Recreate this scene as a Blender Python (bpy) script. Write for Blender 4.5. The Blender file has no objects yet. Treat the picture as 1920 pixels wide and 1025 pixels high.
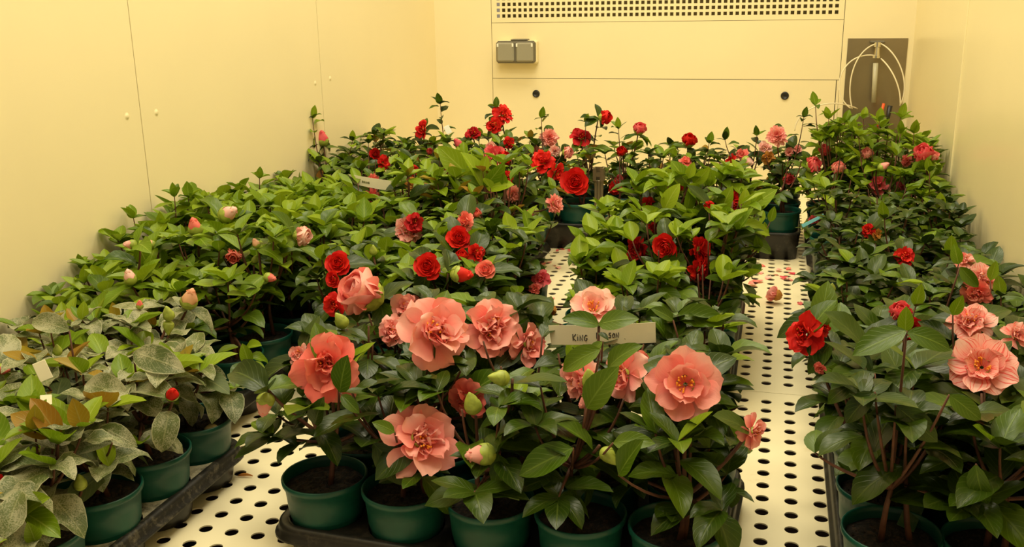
import bpy, math, random
import numpy as np
from mathutils import Vector, Matrix
random.seed(11); RNG = np.random.default_rng(11)
scene = bpy.context.scene
COL = scene.collection
# ------------------------------------------------------------------ camera
S = 0.04                                        # pitch of the shelf perforation in metres
FPX, YAW, PIT, ROL = 1820.03, .2675, .2726, -.0157
CAMH = 17.3729*S
cy, sy, cp, sp, cr, sr = math.cos(YAW), math.sin(YAW), math.cos(PIT), math.sin(PIT), math.cos(ROL), math.sin(ROL)
Fv = np.array([-sy*cp, cy*cp, -sp]); Rr = np.array([cy, sy, 0.]); Uu = np.cross(Rr, Fv)
Rv = Rr*cr+Uu*sr; Uv = -Rr*sr+Uu*cr
CAM = np.array([0, 0, CAMH])
cam_data = bpy.data.cameras.new('camera'); cam = bpy.data.objects.new('camera', cam_data); COL.objects.link(cam)
cam_data.sensor_width = 36; cam_data.lens = FPX/1920*36; cam_data.clip_start = .02
cam.matrix_world = Matrix(((Rv[0], Uv[0], -Fv[0], 0), (Rv[1], Uv[1], -Fv[1], 0), (Rv[2], Uv[2], -Fv[2], CAMH), (0, 0, 0, 1)))
scene.camera = cam
# ------------------------------------------------------------------ world, lights, exposure
scene.view_settings.view_transform = 'Standard'; scene.view_settings.look = 'None'
scene.view_settings.exposure = 0.0; scene.view_settings.gamma = 1
w = bpy.data.worlds.new('world'); scene.world = w; w.use_nodes = True
w.node_tree.nodes['Background'].inputs[0].default_value = (1, .82, .55, 1)
w.node_tree.nodes['Background'].inputs[1].default_value = .29
def area(name, loc, sx, sy_, power, color, target=None):
    l = bpy.data.lights.new(name, 'AREA'); l.shape = 'RECTANGLE'; l.size = sx; l.size_y = sy_; l.energy = power; l.color = color
    o = bpy.data.objects.new(name, l); COL.objects.link(o); o.location = loc
    if target is not None:
        o.rotation_euler = (Vector(target)-Vector(loc)).to_track_quat('-Z', 'Y').to_euler()
    return o
area('ceiling_lamp_rear', (-.45, 2.75, 2.2), 1.3, .5, 28, (.96, .865, .60), (-.45, 2.9, 0))
area('ceiling_lamp_middle', (-.45, 1.6, 2.2), 1.3, .5, 28, (.96, .865, .60), (-.45, 1.6, 0))
area('ceiling_lamp_front', (-.40, .45, 2.2), 1.3, .5, 24, (.96, .865, .585), (-.40, .7, 0))
scene.cycles.max_bounces = 8; scene.cycles.diffuse_bounces = 4
# ------------------------------------------------------------------ pixel helpers (photograph pixel -> point in the room)
def ray(px, py): return Fv+Rv*(px-960)/FPX-Uv*(py-512.5)/FPX
def atz(px, py, z): d = ray(px, py); return CAM+d*(z-CAMH)/d[2]
def aty(px, py, y): d = ray(px, py); return CAM+d*y/d[1]
def atx(px, py, x): d = ray(px, py); return CAM+d*x/d[0]
def at(px, py, k): return atz(px, py, k) if k < .6 else aty(px, py, k)
def mpp(P): return float((P-CAM) @ Fv)/FPX        # metres per pixel at P
# ------------------------------------------------------------------ materials
def newmat(name):
    m = bpy.data.materials.new(name); m.use_nodes = True; nt = m.node_tree
    b = nt.nodes['Principled BSDF']; return m, nt, b
def N(nt, t, **k):
    n = nt.nodes.new(t)
    for a, v in k.items():
        if a.startswith('i_'):
            key = a[2:]; key = int(key) if key.isdigit() else key.replace('_', ' ')
            n.inputs[key].default_value = v
        else: setattr(n, a, v)
    return n
def ramp(nt, src, stops):
    r = nt.nodes.new('ShaderNodeValToRGB'); e = r.color_ramp.elements
    while len(e) < len(stops): e.new(.5)
    for i, (p, c) in enumerate(stops): e[i].position = p; e[i].color = (*c, 1)
    nt.links.new(src, r.inputs[0]); return r.outputs[0]
def plain(name, col, rough=.5, metal=0, noise=0, scale=40, bump=0, spec=.5):
    m, nt, b = newmat(name)
    b.inputs['Base Color'].default_value = (*col, 1); b.inputs['Roughness'].default_value = rough
    b.inputs['Metallic'].default_value = metal; b.inputs['Specular IOR Level'].default_value = spec
    if noise or bump:
        tc = N(nt, 'ShaderNodeTexCoord'); n = N(nt, 'ShaderNodeTexNoise', i_Scale=scale, i_Detail=5.)
        nt.links.new(tc.outputs['Object'], n.inputs['Vector'])
        if noise:
            c = ramp(nt, n.outputs['Fac'], [(.3, tuple(x*(1-noise) for x in col)), (.7, tuple(min(1, x*(1+noise)) for x in col))])
            nt.links.new(c, b.inputs['Base Color'])
        if bump:
            bp = N(nt, 'ShaderNodeBump', i_Strength=bump, i_Distance=.002)
            nt.links.new(n.outputs['Fac'], bp.inputs['Height']); nt.links.new(bp.outputs[0], b.inputs['Normal'])
    return m
def leafmat(name, a, c2, vein, rough=.33, dust=0, trans=.16):
    m, nt, b = newmat(name); L = nt.links
    at_ = N(nt, 'ShaderNodeAttribute', attribute_name='rnd')
    base = ramp(nt, at_.outputs['Fac'], [(0, a), (1, c2)])
    uv = N(nt, 'ShaderNodeUVMap'); sep = N(nt, 'ShaderNodeSeparateXYZ'); L.new(uv.outputs[0], sep.inputs[0])
    sub = N(nt, 'ShaderNodeMath', operation='SUBTRACT', i_1=.5); L.new(sep.outputs[0], sub.inputs[0])
    ab = N(nt, 'ShaderNodeMath', operation='ABSOLUTE'); L.new(sub.outputs[0], ab.inputs[0])
    mid = N(nt, 'ShaderNodeMapRange', i_1=.012, i_2=.045, i_3=1., i_4=0.); L.new(ab.outputs[0], mid.inputs[0])
    v1 = N(nt, 'ShaderNodeMath', operation='MULTIPLY', i_1=46.); L.new(sep.outputs[1], v1.inputs[0])
    v2 = N(nt, 'ShaderNodeMath', operation='MULTIPLY', i_1=-34.); L.new(ab.outputs[0], v2.inputs[0])
    v3 = N(nt, 'ShaderNodeMath', operation='ADD'); L.new(v1.outputs[0], v3.inputs[0]); L.new(v2.outputs[0], v3.inputs[1])
    sn = N(nt, 'ShaderNodeMath', operation='SINE'); L.new(v3.outputs[0], sn.inputs[0])
    sv = N(nt, 'ShaderNodeMapRange', i_1=.8, i_2=1., i_3=0., i_4=.28); L.new(sn.outputs[0], sv.inputs[0])
    mx = N(nt, 'ShaderNodeMath', operation='MAXIMUM'); L.new(sv.outputs[0], mx.inputs[0])
    ml = N(nt, 'ShaderNodeMath', operation='MULTIPLY', i_1=.6); L.new(mid.outputs[0], ml.inputs[0]); L.new(ml.outputs[0], mx.inputs[1])
    mix = N(nt, 'ShaderNodeMix', data_type='RGBA'); L.new(mx.outputs[0], mix.inputs[0]); L.new(base, mix.inputs[6]); mix.inputs[7].default_value = (*vein, 1)
    out = mix.outputs[2]
    tc = N(nt, 'ShaderNodeTexCoord')
    if dust:
        n = N(nt, 'ShaderNodeTexNoise', i_Scale=620., i_Detail=3., i_Roughness=.7); L.new(tc.outputs['Object'], n.inputs['Vector'])
        n2 = N(nt, 'ShaderNodeTexNoise', i_Scale=38., i_Detail=2.); L.new(tc.outputs['Object'], n2.inputs['Vector'])
        sm = N(nt, 'ShaderNodeMath', operation='ADD'); L.new(n.outputs['Fac'], sm.inputs[0]); L.new(n2.outputs['Fac'], sm.inputs[1])
        r = N(nt, 'ShaderNodeMapRange', i_1=.90, i_2=1.16, i_3=.04, i_4=dust); L.new(sm.outputs[0], r.inputs[0])
        m2 = N(nt, 'ShaderNodeMix', data_type='RGBA'); L.new(r.outputs[0], m2.inputs[0]); L.new(out, m2.inputs[6]); m2.inputs[7].default_value = (.47, .45, .31, 1)
        e = N(nt, 'ShaderNodeMapRange', i_1=.445, i_2=.49, i_3=0., i_4=.6); L.new(ab.outputs[0], e.inputs[0])
        m3 = N(nt, 'ShaderNodeMix', data_type='RGBA'); L.new(e.outputs[0], m3.inputs[0]); L.new(m2.outputs[2], m3.inputs[6]); m3.inputs[7].default_value = (.47, .45, .29, 1); out = m3.outputs[2]
    L.new(out, b.inputs['Base Color']); b.inputs['Roughness'].default_value = rough; b.inputs['Specular IOR Level'].default_value = .32
    bp = N(nt, 'ShaderNodeBump', i_Strength=.35, i_Distance=.0012); L.new(mx.outputs[0], bp.inputs['Height']); L.new(bp.outputs[0], b.inputs['Normal'])
    tr = N(nt, 'ShaderNodeBsdfTranslucent'); L.new(out, tr.inputs[0])
    ms = N(nt, 'ShaderNodeMixShader', i_0=trans); L.new(b.outputs[0], ms.inputs[1]); L.new(tr.outputs[0], ms.inputs[2])
    L.new(ms.outputs[0], nt.nodes['Material Output'].inputs[0]); return m
def petalmat(name, a, c2, base=None, stripe=None, trans=.25):
    m, nt, b = newmat(name); L = nt.links
    at_ = N(nt, 'ShaderNodeAttribute', attribute_name='rnd')
    out = ramp(nt, at_.outputs['Fac'], [(0, a), (1, c2)])
    uv = N(nt, 'ShaderNodeUVMap'); sep = N(nt, 'ShaderNodeSeparateXYZ'); L.new(uv.outputs[0], sep.inputs[0])
    if base:
        r = N(nt, 'ShaderNodeMapRange', i_1=.1, i_2=.8, i_3=.85, i_4=0.); L.new(sep.outputs[1], r.inputs[0])
        m1 = N(nt, 'ShaderNodeMix', data_type='RGBA'); L.new(r.outputs[0], m1.inputs[0]); L.new(out, m1.inputs[6]); m1.inputs[7].default_value = (*base, 1); out = m1.outputs[2]
    vm = N(nt, 'ShaderNodeCombineXYZ'); mu = N(nt, 'ShaderNodeMath', operation='MULTIPLY', i_1=16.); L.new(sep.outputs[0], mu.inputs[0])
    ad = N(nt, 'ShaderNodeMath', operation='MULTIPLY_ADD', i_1=31.); L.new(at_.outputs['Fac'], ad.inputs[0]); L.new(sep.outputs[1], ad.inputs[2])
    L.new(mu.outputs[0], vm.inputs[0]); L.new(ad.outputs[0], vm.inputs[1])
    n = N(nt, 'ShaderNodeTexNoise', i_Scale=1., i_Detail=3.); L.new(vm.outputs[0], n.inputs['Vector'])
    if stripe:
        r = N(nt, 'ShaderNodeMapRange', i_1=.52, i_2=.62, i_3=0., i_4=.8); L.new(n.outputs['Fac'], r.inputs[0])
        m1 = N(nt, 'ShaderNodeMix', data_type='RGBA'); L.new(r.outputs[0], m1.inputs[0]); L.new(out, m1.inputs[6]); m1.inputs[7].default_value = (*stripe, 1); out = m1.outputs[2]
    bp = N(nt, 'ShaderNodeBump', i_Strength=.25, i_Distance=.0015); L.new(n.outputs['Fac'], bp.inputs['Height']); L.new(bp.outputs[0], b.inputs['Normal'])
    L.new(out, b.inputs['Base Color']); b.inputs['Roughness'].default_value = .6; b.inputs['Specular IOR Level'].default_value = .25
    tr = N(nt, 'ShaderNodeBsdfTranslucent'); L.new(out, tr.inputs[0])
    ms = N(nt, 'ShaderNodeMixShader', i_0=trans); L.new(b.outputs[0], ms.inputs[1]); L.new(tr.outputs[0], ms.inputs[2])
    L.new(ms.outputs[0], nt.nodes['Material Output'].inputs[0]); return m
def dirty(name, col, dirt, lo, hi, rough=.6, scale=25, bump=.3):
    m, nt, b = newmat(name); L = nt.links
    tc = N(nt, 'ShaderNodeTexCoord'); n = N(nt, 'ShaderNodeTexNoise', i_Scale=float(scale), i_Detail=9., i_Roughness=.72); L.new(tc.outputs['Object'], n.inputs['Vector'])
    L.new(ramp(nt, n.outputs['Fac'], [(lo, col), (hi, dirt)]), b.inputs['Base Color']); b.inputs['Roughness'].default_value = rough
    bp = N(nt, 'ShaderNodeBump', i_Strength=bump, i_Distance=.002); L.new(n.outputs['Fac'], bp.inputs['Height']); L.new(bp.outputs[0], b.inputs['Normal']); return m
M = dict(
 wall=plain('cream_panel', (.85, .745, .475), .42, noise=.02, scale=3, spec=.4),
 wall_r=plain('cream_panel_gloss', (.85, .745, .45), .3, noise=.02, scale=3, spec=.5),
 seam=plain('dark_joint', (.10, .08, .04), .8),
 shelf=dirty('white_perforated_shelf', (.90, .80, .54), (.72, .58, .30), .62, .78, .38, 9, .02),
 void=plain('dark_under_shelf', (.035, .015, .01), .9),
 black=plain('black_plastic', (.012, .011, .010), .38, bump=.2, scale=60),
 tray=dirty('black_tray', (.012, .010, .008), (.10, .08, .06), .52, .85, .42, 30),
 traydust=dirty('dusty_tray', (.03, .027, .02), (.52, .48, .36), .36, .60, .6, 34, .6),
 trayspeck=dirty('speckled_tray_edge', (.014, .012, .010), (.22, .19, .13), .50, .80, .5, 70, .5),
 soil=dirty('potting_soil', (.006, .004, .003), (.085, .045, .022), .48, .78, .95, 130, 1.),
 pot=plain('green_pot', (.004, .070, .048), .42, noise=.25, scale=18, spec=.45),
 potgrey=dirty('grey_green_pot', (.03, .075, .05), (.16, .17, .12), .45, .75, .5, 14),
 stem=plain('brown_stem', (.10, .035, .018), .7, noise=.4, scale=60),
 stemg=plain('green_stem', (.16, .20, .05), .5, noise=.3, scale=60),
 dark=leafmat('dark_leaf', (.015, .034, .002), (.040, .074, .004), (.09, .13, .02), .30),
 mid=leafmat('green_leaf', (.042, .088, .003), (.092, .152, .006), (.16, .24, .03), .32),
 young=leafmat('young_leaf', (.125, .22, .005), (.27, .37, .012), (.36, .46, .07), .36, trans=.3),
 bronze=leafmat('bronze_leaf', (.30, .15, .012), (.34, .27, .02), (.35, .28, .08), .4, trans=.25),
 dusty=leafmat('dusty_leaf', (.050, .080, .012), (.085, .115, .02), (.26, .27, .12), .5, dust=.72),
 under=leafmat('grey_leaf', (.06, .09, .03), (.12, .15, .05), (.2, .22, .08), .55),
 pink=petalmat('pink_petal', (.96, .33, .30), (.98, .52, .47), (.90, .16, .14)),
 palepink=petalmat('pale_pink_petal', (.98, .56, .50), (.98, .70, .62), (.92, .20, .20)),
 coral=petalmat('coral_petal', (.92, .18, .15), (.95, .31, .25), (.80, .07, .06)),
 red=petalmat('red_petal', (.62, .008, .008), (.80, .028, .015), (.42, .004, .006), trans=.18),
 deepred=petalmat('deep_red_petal', (.42, .006, .012), (.60, .012, .016), (.25, .003, .006), trans=.15),
 hot=petalmat('rose_pink_petal', (.85, .09, .13), (.92, .22, .22), (.70, .05, .08)),
 striped=petalmat('striped_petal', (.96, .46, .42), (.97, .60, .54), (.90, .2, .15), stripe=(.82, .05, .05)),
 blush=petalmat('blush_petal', (.90, .42, .26), (.93, .52, .34), (.7, .5, .15)),
 brownp=petalmat('withered_petal', (.55, .22, .04), (.75, .38, .08)),
 calyx=plain('bud_scale_green', (.30, .36, .05), .5, noise=.3, scale=90),
 stamen=plain('yellow_stamen', (.88, .33, .02), .6),
 paper=plain('cream_paper', (.80, .74, .55), .7, noise=.03, scale=30),
 white=plain('white_plastic', (.85, .85, .78), .5),
 ink=plain('black_ink', (.015, .015, .02), .6), inkg=plain('green_ink', (.12, .13, .04), .6),
 steel=plain('brushed_steel', (.34, .28, .18), .34, .85, noise=.12, scale=6),
 steel2=plain('steel_box', (.36, .32, .24), .40, .7, noise=.1, scale=6),
 chrome=plain('chrome', (.75, .72, .62), .18, 1.),
 grey=plain('grey_socket', (.30, .28, .21), .42), greyd=plain('dark_socket_frame', (.13, .115, .08), .5),
 tube=plain('white_tube', (.80, .72, .52), .4), spout=plain('milky_spout', (.46, .43, .30), .3), orange=plain('orange_plastic', (.85, .10, .01), .45),
 blue=plain('pale_blue_plastic', (.13, .42, .50), .5), tagg=dirty('mossy_stake', (.03, .08, .03), (.10, .13, .06), .45, .7, .6, 60),
 pebble=plain('pale_stone', (.40, .30, .13), .7, noise=.3, scale=60),
)
# ------------------------------------------------------------------ mesh helpers
def link(name, me, parent=None, loc=None):
    o = bpy.data.objects.new(name, me); COL.objects.link(o)
    if parent is not None: o.parent = parent
    if loc is not None: o.location = loc
    return o
def tag(o, label=None, cat=None, group=None, kind=None):
    if label: o['label'] = label
    if cat: o['category'] = cat
    if group: o['group'] = group
    if kind: o['kind'] = kind
    return o
def empty(name, loc, rz=0):
    o = bpy.data.objects.new(name, None); COL.objects.link(o); o.location = loc; o.rotation_euler = (0, 0, rz); o.empty_display_size = .03
    return o
class MB:
    """collects geometry, then makes one mesh object"""
    def __init__(s): s.v = []; s.f = []; s.m = []; s.uv = []; s.r = []; s.n = 0
    def add(s, v, f, mat=0, uv=None, rnd=0.):
        v = np.asarray(v, float); s.v.append(v)
        s.f += [[i+s.n for i in q] for q in f]; s.m += [mat]*len(f); s.n += len(v)
        s.uv.append(uv if uv is not None else np.zeros((len(v), 2))); s.r.append(np.full(len(v), rnd))
    def box(s, lo, hi, mat=0, rot=None, c=None):
        x0, y0, z0 = lo; x1, y1, z1 = hi
        v = np.array([(x, y, z) for x in (x0, x1) for y in (y0, y1) for z in (z0, z1)], float)
        if rot is not None: v = v @ np.array(rot).T + np.array(c)
        s.add(v, [(0, 1, 3, 2), (4, 6, 7, 5), (0, 4, 5, 1), (2, 3, 7, 6), (0, 2, 6, 4), (1, 5, 7, 3)], mat)
    def bbox(s, lo, hi, b, mat=0, rot=None, c=None):
        """bevelled box"""
        lo = np.array(lo, float); hi = np.array(hi, float); ce = (lo+hi)/2; h = (hi-lo)/2; b = min(b, h.min()*.95)
        vs = []; idx = {}
        for sx in (-1, 1):
            for sy_ in (-1, 1):
                for sz in (-1, 1):
                    for ax in range(3):
                        p = h-b; p = p.copy(); p[ax] = h[ax]
                        idx[(sx, sy_, sz, ax)] = len(vs); vs.append(ce+p*np.array([sx, sy_, sz]))
        f = []
        for ax in range(3):
            o = [a for a in range(3) if a != ax]
            for sg in (-1, 1):
                q = []
                for a, b_ in ((-1, -1), (1, -1), (1, 1), (-1, 1)):
                    k = [0, 0, 0]; k[ax] = sg; k[o[0]] = a; k[o[1]] = b_; q.append(idx[(*k, ax)])
                f.append(q if (sg > 0) == (ax != 1) else q[::-1])
        for ax in range(3):
            o = [a for a in range(3) if a != ax]
            for a in (-1, 1):
                for b_ in (-1, 1):
                    k0 = [0, 0, 0]; k1 = [0, 0, 0]; k0[ax] = -1; k1[ax] = 1
                    for k in (k0, k1): k[o[0]] = a; k[o[1]] = b_
                    f.append([idx[(*k0, o[0])], idx[(*k1, o[0])], idx[(*k1, o[1])], idx[(*k0, o[1])]])
        for sx in (-1, 1):
            for sy_ in (-1, 1):
                for sz in (-1, 1): f.append([idx[(sx, sy_, sz, a)] for a in range(3)])
        v = np.array(vs)
        if rot is not None: v = v @ np.array(rot).T + np.array(c)
        s.add(v, f, mat)
    def tube(s, pts, rad, n=6, mat=0, cap=True):
        pts = np.asarray(pts, float); k = len(pts)
        rad = np.full(k, rad) if np.isscalar(rad) else np.asarray(rad)
        T = np.gradient(pts, axis=0); T /= np.linalg.norm(T, axis=1)[:, None]+1e-9
        a = np.array([0, 0, 1.]) if abs(T[0][2]) < .9 else np.array([1., 0, 0])
        X = np.cross(T[0], a); X /= np.linalg.norm(X); vs = []
        for i in range(k):
            X = X-T[i]*(X @ T[i]); X /= np.linalg.norm(X)+1e-9; Y = np.cross(T[i], X)
            for j in range(n):
                t = 2*math.pi*j/n; vs.append(pts[i]+rad[i]*(X*math.cos(t)+Y*math.sin(t)))
        f = [(i*n+j, i*n+(j+1) % n, (i+1)*n+(j+1) % n, (i+1)*n+j) for i in range(k-1) for j in range(n)]
        if cap: f += [tuple(range(n))[::-1], tuple((k-1)*n+j for j in range(n))]
        s.add(vs, f, mat)
    def lathe(s, prof, n=24, c=(0, 0, 0), mat=0, rot=None):
        vs = [(r*math.cos(2*math.pi*j/n), r*math.sin(2*math.pi*j/n), z) for r, z in prof for j in range(n)]
        v = np.array(vs)
        if rot is not None: v = v @ np.array(rot).T
        f = [(i*n+j, i*n+(j+1) % n, (i+1)*n+(j+1) % n, (i+1)*n+j) for i in range(len(prof)-1) for j in range(n)]
        s.add(v+np.array(c), f, mat)
    def disc(s, r, n, c, mat=0, rough=0):
        vs = [np.array(c, float)]; f = []
        for k, q in enumerate((.4, .75, 1)):
            for j in range(n):
                a = 2*math.pi*j/n; vs.append(np.array([c[0]+r*q*math.cos(a), c[1]+r*q*math.sin(a), c[2]+(random.uniform(-rough, rough) if q < 1 else 0)]))
        f += [(0, 1+j, 1+(j+1) % n) for j in range(n)]
        for k in range(2): f += [(1+k*n+j, 1+(k+1)*n+j, 1+(k+1)*n+(j+1) % n, 1+k*n+(j+1) % n) for j in range(n)]
        s.add(vs, f, mat)
    def cell(s, x, y, z, hx, hy, r, depth, n=16, square=False):
        """a flat cell with a round or square hole and the wall of that hole"""
        q = n//4; out = []
        for sx, sy_, ex, ey in ((1, -1, 1, 1), (1, 1, -1, 1), (-1, 1, -1, -1), (-1, -1, 1, -1)):
            for i in range(q):
                t = i/q; out.append((x+hx*(sx+(ex-sx)*t), y+hy*(sy_+(ey-sy_)*t), z))
        if square: inn = [(x+(a-x)/hx*r, y+(b-y)/hy*r, z) for a, b, _ in out]
        else: inn = [(x+r*math.cos(-math.pi/4+2*math.pi*j/n), y+r*math.sin(-math.pi/4+2*math.pi*j/n), z) for j in range(n)]
        lowr = [(a, b, z-depth) for a, b, _ in inn]
        f = [(j, (j+1) % n, n+(j+1) % n, n+j) for j in range(n)]+[(n+j, n+(j+1) % n, 2*n+(j+1) % n, 2*n+j) for j in range(n)]
        s.add(out+inn+lowr, f)
    def build(s, name, mats, parent=None, smooth=False, loc=None, sub=(0, 0, 0)):
        if not isinstance(mats, (list, tuple)): mats = [mats]
        V = np.concatenate(s.v)-np.array(sub) if s.v else np.zeros((0, 3))
        me = bpy.data.meshes.new(name); me.from_pydata(V.tolist(), [], s.f)
        for m in mats: me.materials.append(m)
        me.polygons.foreach_set('material_index', s.m)
        if smooth: me.polygons.foreach_set('use_smooth', [True]*len(s.f))
        at_ = me.attributes.new('rnd', 'FLOAT', 'POINT'); at_.data.foreach_set('value', np.concatenate(s.r))
        uv = me.uv_layers.new(name='UVMap'); li = np.empty(len(me.loops), int); me.loops.foreach_get('vertex_index', li)
        uv.data.foreach_set('uv', np.concatenate(s.uv)[li].ravel())
        me.update(); return link(name, me, parent, loc)
def bez(p0, p1, p2, n=7):
    t = np.linspace(0, 1, n)[:, None]; return (1-t)**2*np.array(p0)+2*t*(1-t)*np.array(p1)+t*t*np.array(p2)
def unit(v): v = np.asarray(v, float); return v/(np.linalg.norm(v)+1e-12)
# ------------------------------------------------------------------ room
D = 3.6997; XL = -1.3113; XR = .4426
def struct(o): o['kind'] = 'structure'; return o
b = MB()                                        # left wall: three flat panels with hairline joints
for y0, y1 in ((-.3, 1.806), (1.8085, 2.677), (2.6795, D)): b.box((XL-.02, y0, -.3), (XL, y1, 2.25), 0)
b.box((XL-.03, -.3, -.3), (XL-.004, D, 2.25), 1)
for px, py in ((238, 218), (293, 211), (591, 156), (619, 147)):
    P = atx(px, py, XL)
    b.lathe([(.0001, .0022), (.003, .002), (.006, .0006), (.009, -.0002)], 14, P, 0, rot=[[0, 0, 1], [0, 1, 0], [-1, 0, 0]])
struct(b.build('wall_left', [M['wall'], M['seam']]))
b = MB()
for y0, y1 in ((-.3, 2.70), (2.7015, D)): b.box((XR, y0, -.3), (XR+.02, y1, 2.25), 0)
b.box((XR+.004, -.3, -.3), (XR+.03, D, 2.25), 1)
b.bbox((XR-.003, 2.692, -.3), (XR+.002, 2.703, 2.25), .002, 0)
struct(b.build('wall_right', [M['wall_r'], M['seam']]))
b = MB()                                        # back wall panels
X0 = -27.0*S+.0; X1 = 5.2*S; XB = 4.95*S; ZV = .6185; ZB = .4095
for x0, x1, z0, z1 in ((XL, X0-.001, -.3, 2.25), (X0+.001, X1-.001, ZB+.001, ZV-.001), (X0+.001, XB-.0015, -.3, ZB-.001), (XB+.0015, X1, -.3, ZB-.001), (X1+.001, XR, -.3, 2.25)):
    b.box((x0, D, z0), (x1, D+.004, z1), 0)
b.box((XL, D+.0042, -.3), (X0, D+.03, 2.25), 1); b.box((X0, D+.0042, -.3), (X1, D+.03, ZV-.002), 1); b.box((X1, D+.0042, -.3), (XR, D+.03, 2.25), 1)
struct(b.build('wall_back', [M['wall'], M['seam']]))
# vent panel with rows of square holes
vr = empty('air_vent_panel', (X0, D, ZV)); tag(vr, 'cream metal panel with rows of small square air holes above the socket', 'vent')
b = MB(); nc = 59; pz = .02126; xa = -26.3*S; nr = 14
for i in range(nc):
    for j in range(nr):
        b.cell(xa+i*pz, 16.09*S+j*.0214, 0, pz/2, .0107, .0062, .0025, 8, True)
v = np.concatenate(b.v); b.v = [np.stack([v[:, 0], D-v[:, 2]*1., v[:, 1]], 1)]
zt = 16.09*S+(nr-.5)*.0214
b.box((X0+.001, D, ZV+.0005), (xa-pz/2, D+.002, zt)); b.box((xa+(nc-.5)*pz, D, ZV+.0005), (X1-.001, D+.002, zt)); b.box((xa-pz/2, D, ZV+.0005), (xa+(nc-.5)*pz, D+.002, 16.09*S-.0107))
b.build('vent_grille', M['wall'], vr, sub=(X0, D, ZV))
b = MB(); b.box((X0, D+.12, ZV), (X1, D+.125, zt)); b.box((X0, D+.004, ZV-.003), (X1, D+.12, ZV)); b.build('vent_duct', plain('olive_duct', (.20, .15, .05), .7), vr, sub=(X0, D, ZV))
# black round plugs of the lower panel
for (px, py), lb in zip(((1005.3, 175.7), (1471.5, 179.4)), ('black round hole plug in the back panel, below the grey socket', 'black round hole plug in the back panel, nearer the steel plate')):
    P = aty(px, py, D); b = MB(); b.lathe([(.0001, .004), (.009, .004), (.0105, .006), (.0135, .005), (.0145, 0)], 28, rot=[[1, 0, 0], [0, 0, -1], [0, 1, 0]])
    tag(b.build('hole_plug', M['black'], loc=P, smooth=True), lb, 'plug', 'hole plugs in the back panel')
# double socket
yf = D-.055; A = aty(929, 77, yf); B = aty(1003, 119, yf)
w_, h_ = B[0]-A[0], A[2]-B[2]; so = empty('double_socket', ((A[0]+B[0])/2, D, B[2])); cx_ = (A[0]+B[0])/2; O = (cx_, D, B[2])
tag(so, 'grey double wall socket with two flap covers on the back wall', 'socket')
b = MB(); b.bbox((A[0]-.002, D-.034, B[2]-.002), (B[0]+.002, D, A[2]+.002), .006); b.build('socket_box', M['wall'], so, sub=O)
b = MB(); b.bbox((A[0], yf, B[2]), (B[0], D-.03, A[2]), .008); b.bbox((cx_-.02, D-.05, A[2]), (cx_+.045, D-.005, A[2]+.006), .003); b.build('socket_frame', M['greyd'], so, sub=O)
for s_ in (0, 1):
    x0 = A[0]+.006+s_*(w_/2-.002); b = MB(); b.bbox((x0, yf-.007, B[2]+.007), (x0+w_/2-.010, yf+.004, A[2]-.006), .005)
    fl = b.build('socket_flap', M['grey'], so, sub=O)
    b = MB()
    for k in (0, 1):
        xx = x0+.004+k*(w_/2-.018); b.bbox((xx-.003, yf-.009, A[2]-.022), (xx+.003, yf-.005, A[2]-.009), .001)
    b.build('hinge_clip', M['white'], fl, sub=O)
# steel plate with valve, drip tube and plastic hoses
P0 = aty(1594, 72, D); P1 = aty(1703, 246, D); x0, x1 = .226, .424; zt_, zb_ = P0[2], .215
pl = empty('steel_valve_plate', (x0, D, zb_)); O = (x0, D, zb_); tag(pl, 'brownish steel plate with a chrome valve on the back wall', 'wall plate')
b = MB(); b.box((x0, D-.003, zb_), (x1, D, zt_)); b.build('plate', M['steel'], pl, sub=O)
V = aty(1645, 90, D-.03)
b = MB(); b.tube([V+(0, 0, .02), V+(0, 0, .004)], .013, 16); b.tube([V+(0, 0, .003), V-(0, 0, .028)], [.008, .011], 14); b.tube([V+(0, .03, .008), V+(0, 0, .008)], .006, 10); b.tube([V-(0, 0, .026), V-(0, 0, .034)], .014, 16); b.build('valve', M['chrome'], pl, sub=O)
b = MB(); b.bbox(V+(-.024, -.006, .016), V+(.024, .03, .024), .003); b.build('valve_bracket', M['greyd'], pl, sub=O)
b = MB(); q = aty(1642, 118, D-.03); r_ = aty(1638, 192, D-.03); b.tube([q, r_], [.009, .008], 14); b.build('drip_spout', M['spout'], pl, smooth=True, sub=O)
# steel trough below
tr = empty('steel_trough', (.33, 3.64, 0)); O = (.33, 3.64, 0); tag(tr, 'open steel trough below the valve plate in the right corner', 'trough')
b = MB(); T0, T1 = .222, .430
for lo, hi in (((T0, 3.575, 0), (T1, 3.579, .222)), ((T0, 3.579, 0), (T0+.004, D-.004, .222)), ((T1-.004, 3.579, 0), (T1, D-.004, .222)), ((T0, D-.008, 0), (T1, D-.004, .222)), ((T0+.004, 3.579, .12), (T1-.004, D-.008, .124))): b.box(lo, hi)
b.build('trough_body', M['steel2'], tr, sub=O)
b = MB(); b.bbox((T0-.003, 3.570, .220), (T1+.003, 3.580, .226), .002); b.build('trough_rim', M['wall'], tr, sub=O)
ph = [((1643, 82), (1608, 92), (1604, 130), (1598, 165), (1598, 204)), ((1640, 104), (1575, 95), (1570, 175), (1595, 203)), ((1652, 82), (1680, 95), (1693, 140), (1690, 175), (1687, 198)), ((1652, 110), (1670, 125), (1682, 160), (1688, 196)), ((1608, 204), (1560, 180), (1520, 200), (1490, 245))]
lbs = ['white plastic hose looping left from the top of the valve', 'white plastic hose in the wide loop passing left of the plate', 'white plastic hose looping right from the valve top', 'white plastic hose in the inner loop right of the spout', 'thin white hose running from the trough down over the left shrubs']
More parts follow.
